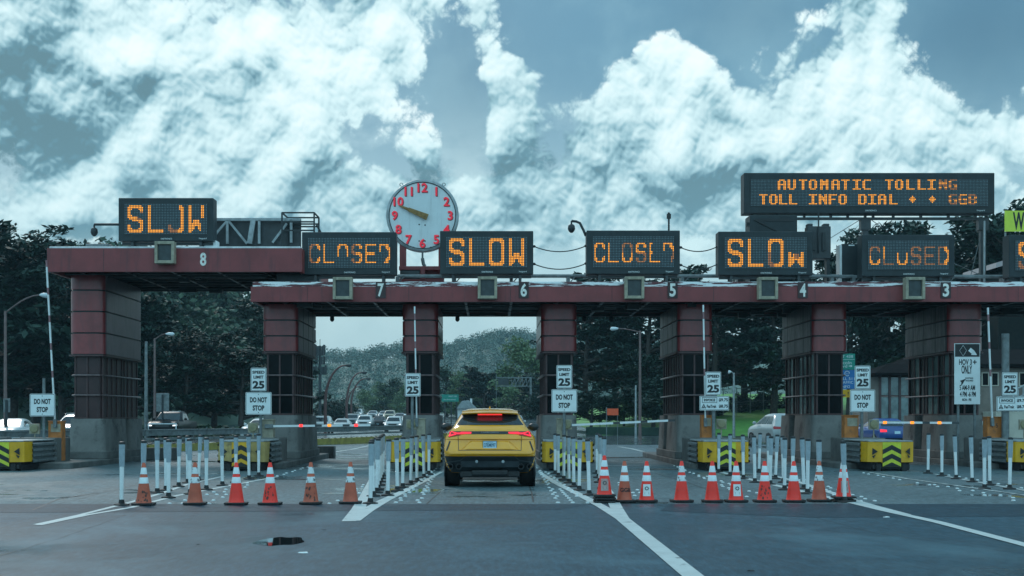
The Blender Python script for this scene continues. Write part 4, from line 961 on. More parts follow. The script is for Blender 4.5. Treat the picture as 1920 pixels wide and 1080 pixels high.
# ------------------------------------------------------------------ crash cushions
def cushion(px, label, battered=False, hidden=False):
    x = wx(px, 37.0); t = thing('crash_cushion', label, 'crash cushion', (x, 37.0, 0), group='crash cushions at the island heads')
    mt = OCHRE if battered else YEL; h0, h1 = .22, .79; q = random.Random(int(px))
    P = [(-.70, .55), (-.62, .12), (-.27, 0), (.27, 0), (.62, .12), (.70, .55)]
    m = MB(); n = len(P); jit = lambda: (q.random() - .5) * (.15 if battered else .012)
    J = [(jit(), jit(), jit()) for _ in P]
    for i in range(n - 1):
        a, b = P[i], P[i + 1]; za = h0 + J[i][2] * .8 + (.0 if i in (2,) else .02)
        m.face([(a[0] + J[i][0], a[1] + J[i][1], za), (b[0] + J[i + 1][0], b[1] + J[i + 1][1], h0 + .02 + J[i + 1][2] * .8), (b[0], b[1], h1), (a[0], a[1], h1)])
        m.face([(a[0] * .93, a[1] + .05, za), (b[0] * .93, b[1] + .05, h0 + .02), (b[0] * .93, b[1] + .05, h1), (a[0] * .93, a[1] + .05, h1)])
    m.build('nose', mt, t)
    m = MB(); y = -.012
    m.face([(-.25, y, h0 - .1), (.25, y, h0 - .1), (.25, y, h1 - .01), (-.25, y, h1 - .01)], 0)
    zc_ = h1 - .30; w = .13
    for i in range(4):
        z0 = zc_ - i * .235
        for s in (-1, 1):
            a = [(0, z0 + .22), (s * .25, z0 + .09), (s * .25, z0 + .09 - w), (0, z0 + .22 - w)]; a = [(u, min(h1 - .012, max(h0 - .098, v))) for u, v in a]
            if abs(a[0][1] - a[3][1]) > .004: m.face([(u, y - .003, v) for u, v in a], 1)
    m.build('chevron_panel', [pm('lime_chevron_base', (.56, .58, .04), .45) if 'lime_chevron_base' not in MATS and not battered else (MATS['lime_chevron_base'] if not battered else YEL), INK], t, fix=False)
    m = MB(); m.slab([(-.66, .6), (-.6, .1), (-.26, -.02), (.26, -.02), (.6, .1), (.66, .6), (.6, 2.7), (-.6, 2.7)], h1 + .003, h1 + .035); m.build('top_cover', STEEL, t, bevel=.008)
    for s in (-1, 1):                                    # corrugated side fenders
        m = MB(); prof = []
        for i in range(4):
            z0 = h1 - .03 - i * .15; prof += [(.0, z0), (.075, z0 - .03), (.075, z0 - .085), (0, z0 - .115)]
        for seg in range(3):
            y0 = .5 + seg * .75; y1 = y0 + .82; off = .03 * (2 - seg) + (q.random() * .04 if battered else 0); vs = []
            for d, z0 in prof: vs += [(s * (.60 + d + off), y0, z0), (s * (.57 + d + off), y1, z0)]
            m.raw(vs, [(2 * i, 2 * i + 1, 2 * i + 3, 2 * i + 2) for i in range(len(prof) - 1)])
        m.build('side_fender', STEELD, t, smooth=30)
    m = MB(); m.box(-.52, .52, .16, 2.7, .02, h0 + .06); m.box(-.5, .5, .05, .5, .06, h0 - .05)
    for s in (-1, 1): m.box(s * .35 - .06, s * .35 + .06, .0, .3, 0, .2)
    m.build('base_frame', RUBBER, t)
    m = MB(); m.box(-.62, .62, 2.72, 4.2, 0, .86 if not hidden else .9); m.build('backup_block', KERB, t, bevel=.03)
    for s in (-1, 1):                                    # printed emblem on each wing
        m = MB()
        a, b = Vector((s * .30, .01)), Vector((s * .60, .115)); P2 = lambda u, z_: (a.lerp(b, u).x, a.lerp(b, u).y - .012 - .02, z_)
        m.face([P2(.25, .53), P2(.7, .63), P2(.72, .43)]); m.face([P2(.4, .45), P2(.72, .40), P2(.6, .34)])
        m.build('emblem', INK, t, fix=False)
cushion(0, 'crash cushion at the far left edge, yellow wing with arrow mark')
cushion(452, 'battered ochre crash cushion with torn nose behind the left cones', battered=True)
cushion(777, 'yellow crash cushion behind the white posts left of the yellow car')
cushion(1066, 'yellow crash cushion behind the white posts right of the yellow car')
cushion(1362, 'yellow crash cushion below the left toll price sign')
cushion(1672, 'yellow crash cushion fully in view with lime chevrons, right of the last cone')
cushion(1950, 'crash cushion at the right edge showing only grey side rails')

# ------------------------------------------------------------------ white delineator posts
def make_post():
    t = thing('delineator_post', 'x', 'post'); m = MB(); m.lathe([(.13, 0), (.125, .025), (.05, .04), (.04, .1), (.038, .1)], n=14); m.build('rubber_base', RUBBER, t, smooth=40)
    m = MB(); m.lathe([(.033, .09), (.035, .5), (.037, .66)], n=12); m.build('tube', WHITE, t, smooth=50)
    m = MB(); m.lathe([(.042, .64), (.048, .8), (.049, 1.0)], n=12); m.build('reflective_sleeve', REFL, t, smooth=50)
    m = MB(); m.lathe([(.05, 1.0), (.05, 1.04), (.02, 1.05)], n=12); m.build('cap', BLACKM, t, smooth=40)
    return t
POSTS = {'in the left row behind the leftmost cones': [(228, 948), (295, 925), (311, 920), (335, 913), (352, 906), (372, 901)],
         'in the right row behind the leftmost cones': [(268, 940), (316, 934), (357, 927), (387, 919), (417, 911), (442, 905), (467, 899), (485, 893)],
         'in the steep row left of the yellow car': [(694.5, 945), (700, 931), (706, 924), (709, 918), (711.5, 910), (714, 904), (716, 898), (718, 893)],
         'in the slanting row beside the yellow car at its left': [(727, 930), (745, 921), (755, 915), (770, 909), (782, 904), (795, 896), (804, 890)],
         'in the slanting row beside the yellow car at its right': [(1105, 929), (1086, 920), (1076, 913), (1067, 906), (1057, 900), (1047, 894), (1041, 889)],
         'in the short steep row behind the tall stacked cone': [(1131, 916), (1124, 905), (1122, 896), (1119.5, 888)],
         'in the front row before the chevron cushion under the left price sign': [(1415.5, 905), (1394, 898), (1369, 892), (1347.5, 886)],
         'in the long white row leading to the last cones at right': [(1584, 942), (1536, 933), (1514, 926), (1471, 919), (1444, 909)],
         'in the white back row behind the right cones': [(1507.5, 917), (1486, 911), (1469, 905), (1454, 898), (1441, 894), (1423, 886)],
         'in the row at the right edge': [(1893, 917.5), (1846, 917), (1856, 910), (1823, 904), (1793, 898), (1766, 893), (1740, 888)]}
proto = None; rng = random.Random(11)
for row, L in POSTS.items():
    for i, (px, py) in enumerate(L):
        o = make_post() if proto is None else dup(proto)
        proto = proto or o
        x, y = gnd(px, py); o.location = (x, y, .0); o.rotation_euler = (R(rng.uniform(-1.2, 1.2)), R(rng.uniform(-2.2, 2.6)), rng.uniform(0, 6))
        o['label'] = f'{ORD[i]} white post {row}'; o['group'] = 'white delineator posts'

# ------------------------------------------------------------------ traffic cones
def cone(px, py, mat, label, band=BAND, mark=None, stack=0, lean=0.0):
    x, y = gnd(px, py); t = thing('traffic_cone', label, 'cone', (x, y + .19, 0), rng.uniform(-.12, .12), 'traffic cones along the closed lanes')
    z0 = .05 * stack
    m = MB(); 
    for i in range(stack + 1):
        e = .185 + (.004 * (i % 2)); m.slab([(-e, -e + .05), (-e + .05, -e), (e - .05, -e), (e, -e + .05), (e, e - .05), (e - .05, e), (-e + .05, e), (-e, e - .05)], i * .05 + .012, i * .05 + .045)
        if i == 0:
            for a in (-1, 1):
                for b in (-1, 1): m.box(a * .14 - .03, a * .14 + .03, b * .14 - .03, b * .14 + .03, 0, .013)
    m.build('base', RUBBER, t, bevel=.008)
    r = lambda z: .135 + (.027 - .135) * (z / .70)
    pr = [(r(.03) + .02, .03), (r(.05), .05)] + [(r(z), z) for z in (.15, .3, .36)] + [(r(.36) + .002, .362), (r(.46) + .002, .458)] + [(r(.46), .46), (r(.51), .51)] + [(r(.51) + .002, .512), (r(.62) + .002, .618)] + [(r(.62), .62), (r(.7), .69), (.02, .7)]
    slot = [0, 0, 0, 0, 1, 1, 1, 0, 0, 1, 1, 0, 0]
    m = MB(); m.lathe([(a, b + z0) for a, b in pr], n=28, m=slot, cap=False); body = m.build('cone_body', [mat, band], t, smooth=50)
    def wrap(du, dz, yo=.004):                              # a point on the cone's near side
        z = .21 + dz; a = du / r(z); return (math.sin(a) * (r(z) + yo), -math.cos(a) * (r(z) + yo), z + z0)
    if mark:
        m = MB(); N = 8
        if mark in ('label', 'faded'):
            L = [(wrap(-.065 + .13 * i / N, -.1), wrap(-.065 + .13 * i / N, .1)) for i in range(N + 1)]
            for a, b in zip(L, L[1:]): m.face([a[0], b[0], b[1], a[1]], 0)
            for i in range(8):                              # small sun-like badge
                a0 = i * PI / 4; q = [wrap(.042 * math.cos(a0), .03 + .042 * math.sin(a0), .006), wrap(.02 * math.cos(a0 + .5), .03 + .02 * math.sin(a0 + .5), .006), wrap(.02 * math.cos(a0 - .5), .03 + .02 * math.sin(a0 - .5), .006)]; m.face(q, 1)
            for i in range(12):
                a0, a1 = i * PI / 6, (i + 1) * PI / 6; m.face([wrap(.03 * math.cos(a0), .03 + .03 * math.sin(a0), .006), wrap(.03 * math.cos(a1), .03 + .03 * math.sin(a1), .006), wrap(.02 * math.cos(a1), .03 + .02 * math.sin(a1), .006), wrap(.02 * math.cos(a0), .03 + .02 * math.sin(a0), .006)], 1)
            for dz in (-.045, -.065): m.face([wrap(-.035, dz, .006), wrap(.035, dz, .006), wrap(.035, dz + .008, .006), wrap(-.035, dz + .008, .006)], 1)
            m.build('badge_label', [SIGNW if mark == 'label' else pm('worn_cone_label', (.45, .36, .34), .5, var=.2, stain=(.5, .1, .07), stain_amt=.9, stain_scale=14, stain_lo=.45), INK if mark == 'label' else DARKM], t, fix=False)
        elif mark == 'letters':
            vs, fs, a0, a1, b0, b1 = glyphs('GGB', .03); kx, kz = .19 / (a1 - a0), .07 / (b1 - b0)
            m.raw([wrap((v - (a0 + a1) / 2) * kx, (u - b0) * kz - .03) for v, u in vs], fs); m.build('stencil_letters', INK, t, fix=False)
        elif mark == 'smear':
            q = random.Random(px)
            for _ in range(14):
                u, dz = q.uniform(-.085, .085), q.uniform(-.14, .09); s = q.uniform(.004, .017); m.face([wrap(u + s * math.cos(a) * 1.0, dz + s * 1.5 * math.sin(a), .003) for a in [i * PI / 4 + q.uniform(-.2, .2) for i in range(8)]])
            m.build('grime_patch', pm('cone_grime_%d' % px, (.10, .045, .035), .7, var=.3), t, fix=False)
    return t
cone(264, 949, CONE_F, 'dull orange cone at the left end of the line, beside the first white post', mark='smear')
cone(361, 948, CONE_F, 'dull orange cone with dark drip on its white band, second from left', BANDD)
cone(439, 948, CONE_B, 'vivid clean orange cone in front of the battered crash cushion')
cone(503, 948, CONE_B, 'vivid orange cone with scuffed base between the clean vivid one and two brown ones', mark='smear')
cone(580, 947, CONE_F, 'brownish faded cone with black scuffs on its lower half', BANDD, mark='smear')
cone(655, 946, CONE_F, 'brownish faded cone next to the steep row of white posts', BANDD)
cone(1135, 944, CONE_B, 'tallest orange cone on a stack of bases, with worn badge', mark='faded', stack=2)
cone(1173, 943, CONE_F, 'faded brownish cone with black stencilled letters', mark='letters')
cone(1215, 943, CONE_B, 'vivid cone with a clean white badge label, right of the stencilled cone', mark='label')
cone(1281, 943, CONE_B, 'orange cone with black grime on its white bands', BANDD)
cone(1339, 943, CONE_B, 'plain orange cone between the grimy one and a badge labelled one')
cone(1384, 943, CONE_B, 'orange cone with white badge label in front of the lime chevrons', mark='label', stack=0)
cone(1438, 943, CONE_B, 'orange cone with scraped front right of the second badge cone', mark='smear')
cone(1493, 943, CONE_B, 'vivid orange cone right of the scraped one, under the white posts')
cone(1541, 942, CONE_F, 'rusty faded cone with grey bands, second from the right end', BANDD)
cone(1587, 942, CONE_B, 'orange cone on a doubled base at the right end of the line', mark='faded', stack=1)

# ------------------------------------------------------------------ white ceramic lane studs
sm = MB(); sm.lathe([(.038, 0), (.036, .012), (.024, .02), (.004, .023)], n=10); stud0 = None
def studs(rows, label, seed):
    """rows: list of (y at photo, x from, x to, count)"""
    global stud0
    q = random.Random(seed)
    for py, xa, xb, n in rows:
        for i in range(n):
            if q.random() < .08: continue
            px = xa if n == 1 else xa + (xb - xa) * i / (n - 1); x, y = gnd(px + q.uniform(-.4, .4), py + q.uniform(-.12, .12))
            if stud0 is None: o = stud0 = sm.build('road_stud', STUDM, smooth=60)
            else: o = stud0.copy(); C.objects.link(o)
            o.location = (x, y, .001); tag(o, label, 'road stud', label.replace('one of the ', '').replace('round ', ''))
def fan(y0, y1, a0, a1, b0, b1, dmin=.62, col=.2):
    """rows between two straight edges: (a0,b0) at y0, (a1,b1) at y1"""
    out = []; Y = F * CH / (y1 - HY); Yend = F * CH / (y0 - HY); i = 0
    while Y < Yend:
        py = HY + F * CH / Y; u = (py - y0) / (y1 - y0); xa, xb = a0 + (a1 - a0) * u, b0 + (b1 - b0) * u
        wid = (xb - xa) * Y / F; n = max(1, int(wid / col) + 1); sh = (.5 * col * F / Y) if i % 2 else 0
        out.append((py, xa + sh * .5, xb - sh * .5, n)); Y += dmin; i += 1
    return out
studs(fan(868, 943, 1001, 1046, 1003, 1102), 'one of the round white studs fanned out right of the yellow car', 1)
studs(fan(868, 943, 826, 742, 829, 786), 'one of the round white studs fanned out left of the yellow car', 2)
studs(fan(873, 932, 1262, 1400, 1264, 1440), 'one of the round white studs left of the right gore line', 3)
studs(fan(892, 940, 1480, 1560, 1486, 1640), 'one of the round white studs behind the last cones at right', 4)
studs(fan(886, 939, 1610, 1900, 1614, 1935, .8), 'one of the round white studs in the far right lane edge', 5)
studs(fan(889, 920, 1765, 1935, 1768, 1950, .9), 'one of the round white studs behind the row of posts at the right edge', 6)
studs(fan(905, 945, 690, 618, 694, 655, .8), 'one of the round white studs left of the steep row of posts', 7)
studs(fan(905, 945, 470, 318, 480, 392, .9), 'one of the round white studs behind the second cone from left', 8)
studs(fan(874, 893, 580, 520, 583, 528, .9), 'one of the round white studs along the island of lane seven', 9)
studs(fan(882, 930, 1122, 1190, 1126, 1215, 1.0), 'one of the round white studs behind the tallest stacked cone', 10)

def scrap(px, py, s, mat, label, name, cat):
    q = random.Random(px); x, y = gnd(px, py); m = MB(); o = [(s * q.uniform(.7, 1.2) * math.cos(a), s * .6 * q.uniform(.7, 1.2) * math.sin(a)) for a in [i * PI / 4 for i in range(8)]]
    m.raw([(a, b, .002) for a, b in o] + [(a * .7, b * .7, s * q.uniform(.1, .3)) for a, b in o], [(i, (i + 1) % 8, 8 + (i + 1) % 8, 8 + i) for i in range(8)] + [tuple(range(8, 16))]); tag(m.build(name, mat, loc=(x, y, .0), smooth=30), label, cat)
scrap(570, 1037, .06, SIGNW, 'white paper scrap on the asphalt right of the dark puddle', 'paper_scrap', 'litter')
scrap(372, 1021, .025, RUBBER, 'dark pebble on the asphalt left of the puddle', 'pebble', 'pebble')
scrap(1408, 1071, .04, RUBBER, 'dark flake on the asphalt at the bottom edge right of the long white line', 'pebble', 'pebble')
scrap(607, 994, .03, RUBBER, 'dark flake on the asphalt above the white paper scrap', 'pebble', 'pebble')
scrap(1662, 970, .05, SIGNW, 'pale flake beside the white line at right', 'paper_scrap', 'litter')
# ------------------------------------------------------------------ median barrier, guard rails, lamps, poles
def median():
    pts = [(-30, 46), (-20.5, 52.5), (-14.6, 57.5), (-11.5, 66), (-8.6, 77), (-5.9, 89), (-3.4, 102), (-1.0, 120), (1.5, 145)]
    t = thing('median_barrier', 'long median barrier with steel rail and yellow base behind the booths', 'barrier', (0, 0, 0))
    P = [Vector((a, b, 0)) for a, b in pts]
    b0, rl, ps = MB(), MB(), MB(); ps = b0
    for a, b in zip(P, P[1:]):
        b0.obox(a + Vector((0, 0, .16)), b + Vector((0, 0, .16)), .5, .32)
        for zq, hh in ((.80, .22), (.55, .1)): rl.obox(a + Vector((0, 0, zq)), b + Vector((0, 0, zq)), .12, hh)
        rl.obox(a + Vector((0, 0, .94)), b + Vector((0, 0, .94)), .22, .05)
        L = (b - a).length; n = int(L / .9)
        for i in range(n):
            p = a.lerp(b, (i + .5) / n); ps.box(p.x - .025, p.x + .025, p.y - .27, p.y + .27, 0, .36, 1)
    b0.build('yellow_base', [MBASE, DARKM], t); rl.build('steel_rail', STEELD, t)
median()
def wall(name, p, q, h, w, mat, label, cat='wall'):
    m = MB(); m.obox((0, 0, h / 2), (q[0] - p[0], q[1] - p[1], h / 2), w, h); tag(m.build(name, mat, loc=(p[0], p[1], 0), bevel=.03), label, cat)
wall('concrete_barrier', (-38, 50), (-17.6, 50), .75, .4, KERB, 'low grey concrete barrier behind the far left crash cushion', 'barrier')
wall('kerb_block', (wx(268, 47), 47), (wx(330, 47), 47.2), .42, .5, KERB, 'low concrete block right of the leftmost toll booth', 'block')
wall('kerb_block', (wx(556, 50), 50), (wx(628, 50), 50), .42, .6, KERB, 'low concrete block at the foot of the lane seven booth', 'block')
wall('hedge_kerb', (8.5, 119), (14.2, 114), .7, .7, LEAF_DARK, 'low clipped dark hedge edging the grass beyond lane four', 'hedge')
def lamp(name, px, Y, top, base, label, arm, headlen, mat=STEELD, curved=False, lum=LUM, group=None, zb=0.0):
    t = thing(name, label, 'street lamp', (wx(px, Y), Y, zb), group=group); k = Y / F; h = wz(top, Y) - zb
    m = MB()
    if curved:                                           # a pole that bends over in one sweep
        pts = [(0, 0, 0), (0, 0, h * .45)]
        for i in range(1, 10):
            a = PI / 2 * i / 9; pts.append((arm[0] * k * (1 - math.cos(a)), 0, h * .45 + h * .55 * math.sin(a)))
        m.tube(pts, [.16 - .09 * i / (len(pts) - 1) for i in range(len(pts))], 8); m.build('pole', mat, t, smooth=50); e = pts[-1]
    else:
        m.tube([(0, 0, 0), (0, 0, h)], [.11, .07], 8); m.build('pole', mat, t, smooth=50)
        m = MB(); ax, az = arm[0] * k, arm[1] * k; pts = [(0, 0, h - .1)] + [(ax * u, 0, h - .1 + (az + .1) * math.sin(u * PI / 2)) for u in (.2, .4, .6, .8, 1)]; m.tube(pts, .04, 6); m.build('arm', mat, t, smooth=50); e = pts[-1]
    s = 1 if arm[0] > 0 else -1; m = MB(); L = headlen * k
    m.tube([(e[0] - s * .05, 0, e[2]), (e[0] + s * L * .3, 0, e[2] - .01), (e[0] + s * L * .8, 0, e[2] - .03), (e[0] + s * L, 0, e[2] - .02)], [.05, .12, .14, .05], 8); m.build('luminaire', lum, t, smooth=50)
    return t
lamp('street_lamp', 10, 72, 583, 0, 'street lamp with long curved arm on a brownish pole at the far left', (66, 30), 14, POLEM)
lamp('street_lamp', 290, 98, 634, 0, 'street lamp with short arm beside the leftmost booth', (22, 8), 15, POLEM)
lamp('street_lamp', 1200, 92, 620, 0, 'street lamp with arm to the left among dark trees right of centre', (-42, 4), 14, POLEM)
lamp('street_lamp', 1376, 100, 699, 0, 'short pale street lamp above the grass bank', (-6, 2), 5, STEEL)
for px, tp, ax, Y, lab in ((610, 685, 38, 130, 'nearest and largest red brown lamp with sweeping curved top'), (650, 698.5, 27, 165, 'middle red brown lamp with sweeping curved top'), (658.5, 710, 26, 190, 'third red brown lamp with sweeping curved top, close behind the middle one'), (651, 725, 22, 240, 'farthest slim curved lamp behind the middle red brown one')):
    lamp('curved_lamp', px, Y, tp, 0, lab, (ax, 0), 11 if Y < 200 else 6, POLER, True, BLACKM, 'curved lamps along the queue')
def poly_pole(name, px, Y, y0, r, label, mat=STEELD, zb=0.0, cat='pole'):
    m = MB(); m.tube([(0, 0, 0), (0, 0, wz(y0, Y) - zb)], [r, r * .7], 8); tag(m.build(name, mat, loc=(wx(px, Y), Y, zb), smooth=50), label, cat)
poly_pole('utility_pole', 274, 92, 640, .14, 'plain pole left of the short armed lamp near the leftmost booth', STEELD)
poly_pole('utility_pole', 1192, 100, 722, .09, 'pale thin pole left of the lamp among dark trees', STEEL)
def sign_back(px0, px1, py0, py1, Y, label):
    t = thing('blank_sign', label, 'sign', (wx((px0 + px1) / 2, Y), Y, 0)); w = (px1 - px0) * Y / F / 2
    m = MB(); m.box(-w, w, 0, .03, wz(py1, Y), wz(py0, Y)); m.build('panel', STEELD, t, bevel=.01)
    m = MB(); m.box(-.06, .06, -.06, -.003, 0, wz(py0 + 3, Y)); m.build('post', BLACKM, t)
sign_back(293, 317, 737, 772, 90, 'grey blank back of a road sign right of the leftmost booth')
sign_back(6, 19, 747, 773, 71.5, 'small pale blank sign on the far left lamp pole')
def orange_sign():
    Y = 74; t = thing('work_sign', 'small orange road work sign on the verge beyond lane five', 'sign', (wx(1149, Y), Y, 0)); k = Y / F
    m = MB(); m.box(-10.5 * k, 10.5 * k, 0, .02, wz(778.5, Y), wz(766, Y)); m.build('panel', ORSIGN, t)
    m = MB(); m.tube([(-11.5 * k, .05, 0), (-11.5 * k, .05, wz(763, Y))], .03, 6); m.tube([(9 * k, .05, 0), (9 * k, .05, wz(767, Y))], .02, 6); m.build('post', STEELD, t)
orange_sign()
def cell_tower():
    Y = 175; t = thing('cell_tower', 'thin mobile phone mast with two tiers of antennas behind the lane seven booth', 'mast', (wx(600, Y), Y, 0)); k = Y / F
    m = MB(); m.tube([(0, 0, 0), (0, 0, wz(648, Y))], [.22, .16], 8); m.tube([(0, 0, wz(648, Y)), (0, 0, wz(636, Y))], .04, 5); m.build('mast_pole', DARKM, t, smooth=50)
    m = MB(); q = random.Random(2)
    for z0, z1, n in ((646, 668, 6), (668, 684, 5), (684, 704, 8)):
        for i in range(n):
            a = 2 * PI * i / n + q.random() * .4; rr = .55 if z0 < 680 else .75; x, y = rr * math.cos(a), rr * math.sin(a)
            m.box(x - .13, x + .13, y - .1, y + .1, wz(z1, Y) + q.uniform(0, .15), wz(z0, Y) - q.uniform(0, .3)); m.obox((0, 0, wz((z0 + z1) / 2, Y)), (x, y, wz((z0 + z1) / 2, Y)), .06, .06)
    m.build('antenna_panels', DARKM, t)
cell_tower()
def green_sign():
    Y = 135; t = thing('highway_sign', 'far green highway sign on posts just right of the lane six booth', 'sign', (wx(845, Y), Y, 0)); k = Y / F
    m = MB(); m.box(-17 * k, 15 * k, 0, .08, wz(753, Y), wz(739.5, Y)); m.text('HWY 101', 4 * k, wz(743, Y), 2.6 * k, -.006, 1, w=15 * k); m.text('San Francisco', -2 * k, wz(749, Y), 2.2 * k, -.006, 1, w=22 * k); m.build('panel', [GREEN, SIGNW], t, fix=False)
    m = MB()
    for x in (-11, 1, 11): m.box(x * k - .06, x * k + .06, .09, .2, 0, wz(740, Y))
    m.build('post', DARKM, t)
green_sign()
def gantry():
    Y = 190; t = thing('sign_gantry', 'far grey overhead sign gantry with open truss beyond the yellow car', 'gantry', (wx(965, Y), Y, 0)); k = Y / F
    m = MB()
    for zq in (708, 724): m.obox((-34 * k, 0, wz(zq, Y)), (33 * k, 0, wz(zq, Y)), .15, .15)
    for i in range(6):
        x = (-6 + i * 7) * k; m.obox((x, 0, wz(724, Y)), (x + 7 * k * (i < 5), 0, wz(708, Y)), .1, .1); m.obox((x, 0, wz(724, Y)), (x, 0, wz(708, Y)), .08, .08)
    m.build('truss', STEELD, t)
    m = MB(); m.box(28 * k, 32 * k, -.15, .15, 0, wz(707, Y)); m.box(-35 * k, -34 * k, -.08, .08, 0, wz(700, Y)); m.build('post', STEELD, t)
    m = MB(); m.box(-31 * k, -11 * k, -.1, .05, wz(722, Y), wz(710, Y)); m.build('sign_panel', DARKM, t)
gantry()
def fence(px0, px1, Y0, Y1, z0, h, label):
    t = thing('wire_fence', label, 'fence', (0, 0, 0)); a, b = Vector((wx(px0, Y0), Y0, z0)), Vector((wx(px1, Y1), Y1, z0 + .6)); n = 7
    for i in range(n):
        p = a.lerp(b, i / (n - 1)); m = MB(); m.tube([p, p + Vector((0, 0, h))], .04, 5); m.build('fence_post', STEELD, t)
    m = MB()
    for q in (.45, .95): m.tube([a + Vector((0, 0, h * q)), b + Vector((0, 0, h * q))], .02, 5)
    m.build('wire', STEELD, t)
fence(1125, 1230, 125, 138, .6, 2.6, 'thin wire fence on the bank below the dark trees right of centre'); fence(1330, 1480, 128, 134, 1.6, 2.6, 'thin wire fence above the bright grass bank')
def guard(name, pts, label):
    t = thing(name, label, 'guard rail', (0, 0, 0)); r = MB(); P = [Vector(p) for p in pts]
    for a, b in zip(P, P[1:]): r.obox(a + Vector((0, 0, .6)), b + Vector((0, 0, .6)), .08, .3)
    r.build('steel_rail', STEELD, t); m = MB()
    for a, b in zip(P, P[1:]):
        for i in range(5): p = a.lerp(b, i / 5); m.box(p.x - .06, p.x + .06, p.y + .06, p.y + .2, p.z, p.z + .7)
    m.build('rail_post', BARK, t)
guard('guard_rail', [(6.0, 118, 0), (7.3, 150, .5), (9, 200, 1.75), (11, 260, 3.0)], 'steel guard rail climbing along the ramp right of the yellow car')

# ------------------------------------------------------------------ buildings at the right
def windows(t, spots, y, mat=PALEGLASS):
    for x0, x1, z0, z1 in spots:
        m = MB(); m.box(x0 - .06, x1 + .06, y - .05, y + .02, z0 - .06, z1 + .06); f = m.build('window', CREAM, t); m = MB(); m.box(x0, x1, y - .06, y - .053, z0, z1); m.build('pane', mat, f)
def admin():
    Y = 82; t = thing('plaza_building', 'low tan toll office with dark roof behind the right booths', 'building', (wx(1880, Y), Y, 0)); X = lambda p: wx(p, Y) - t.location.x
    m = MB(); m.box(X(1745), X(2250), 0, 14, 0, wz(690, Y)); m.build('wall', TAN, t)
    m = MB(); m.box(X(1738), X(2260), -.5, 14.5, wz(690, Y) + .003, wz(683, Y)); zr = wz(683, Y)
    m.raw([(X(1745), .2, zr), (X(2250), .2, zr), (X(2250), 13, zr), (X(1745), 13, zr), (X(1790), 6, zr + 1.2), (X(2250), 6, zr + 1.2)], [(0, 1, 5, 4), (2, 3, 4, 5), (3, 0, 4), (1, 2, 5)]); rf = m.build('roof', ROOFD, t)
    windows(t, [(X(p), X(p + 10), wz(722, Y), wz(700, Y)) for p in (1762, 1842, 1860, 1890, 1912, 1950)], 0, DARKGLASS)
    m = MB(); m.box(X(1842), X(2200), -2.2, -.02, 0, wz(772, Y)); m.build('plinth_wall', CREAM, t, bevel=.03)
    m = MB()
    for z_ in (0, .55):
        m.tube([(X(1845), -2.25, wz(765, Y) + z_), (X(1912), -2.25, wz(732, Y) + z_), (X(2150), -2.25, wz(728, Y) + z_)], .06, 6)
    for i in range(9): p = 1846 + i * 9; m.box(X(p) - .03, X(p) + .03, -2.28, -2.22, wz(772, Y), wz(765, Y) + (p - 1846) / 66 * (wz(732, Y) - wz(765, Y)) + .5)
    m.build('stair_railing', STEEL, t)
admin()
def pavilion():
    Y = 76; t = thing('glass_pavilion', 'small glazed pavilion with a dark overhanging roof between the two rightmost booths', 'building', (wx(1692, Y), Y, 0)); X = lambda p: wx(p, Y) - t.location.x
    m = MB(); m.box(X(1628), X(1650), .1, 4, 0, wz(706, Y)); m.box(X(1650), X(1760), .1, 4, 0, .4); m.build('wall', TAN, t)
    m = MB(); m.slab([(X(1632), -.9), (X(1765), -.9), (X(1765), 5), (X(1632), 5)], wz(705, Y), wz(700, Y)); zr = wz(700, Y)
    m.raw([(X(1632), -.9, zr), (X(1765), -.9, zr), (X(1765), 5, zr), (X(1632), 5, zr), (X(1672), 1, zr + .55), (X(1735), 1, zr + .55)], [(0, 1, 5, 4), (2, 3, 4, 5), (3, 0, 4), (1, 2, 5)]); m.build('roof', ROOFD, t)
    for i, p in enumerate((1651, 1669, 1688, 1707, 1726)):
        for z0, z1 in ((.45, wz(743, Y)), (wz(742, Y), wz(706, Y))):
            m = MB(); m.box(X(p) + .06, X(p + 17), .12, .15, z0 + .04, z1 - .04); m.build('window_pane', PALEGLASS, t)
    m = MB()
    for p in (1651, 1669, 1688, 1707, 1726, 1745): m.box(X(p) - .06, X(p) + .06, .04, .2, .4, wz(705, Y))
    m.obox((X(1650), .06, wz(742, Y)), (X(1748), .06, wz(742, Y)), .1, .08); m.build('mullion', MULL, t)
pavilion()
def upper_house():
    Y = 100; t = thing('hill_house', 'pinkish gable roof edge of a house above the right end of the canopy', 'house', (wx(1895, Y), Y, 0)); X = lambda p: wx(p, Y) - t.location.x
    m = MB(); m.box(X(1872), X(1960), 0, 6, 0, wz(512, Y)); m.build('wall', pm('dark_house_wall', (.018, .021, .02), .9, spec=.1), t)  # wall coloured near black to blend with the dark trees
    m = MB(); o = [(X(1861), wz(504, Y)), (X(1863), wz(494, Y)), (X(1990), wz(455, Y)), (X(1990), wz(466, Y))]; m.prism(o, -.6, 6.5); m.build('roof', PINKR, t)
upper_house()
def cottage():
    Y = 165; t = thing('white_cottage', 'small far white house with pale sloping roof above the yellow car', 'house', (wx(880, Y), Y, 0)); X = lambda p: wx(p, Y) - t.location.x
    m = MB(); m.box(X(858), X(884), 0, 5, 0, wz(765, Y)); m.build('wall', WHITE, t)
    m = MB(); o = [(X(856), wz(766, Y)), (X(866), wz(752, Y)), (X(878), wz(750, Y)), (X(893), wz(764, Y)), (X(893), wz(766, Y))]; m.prism(o, -.4, 5.4); rf = m.build('roof', STEEL, t)
    m = MB(); m.box(X(881), X(885), 1, 2, wz(762, Y), wz(747, Y)); m.build('chimney', WHITE, rf)
cottage()
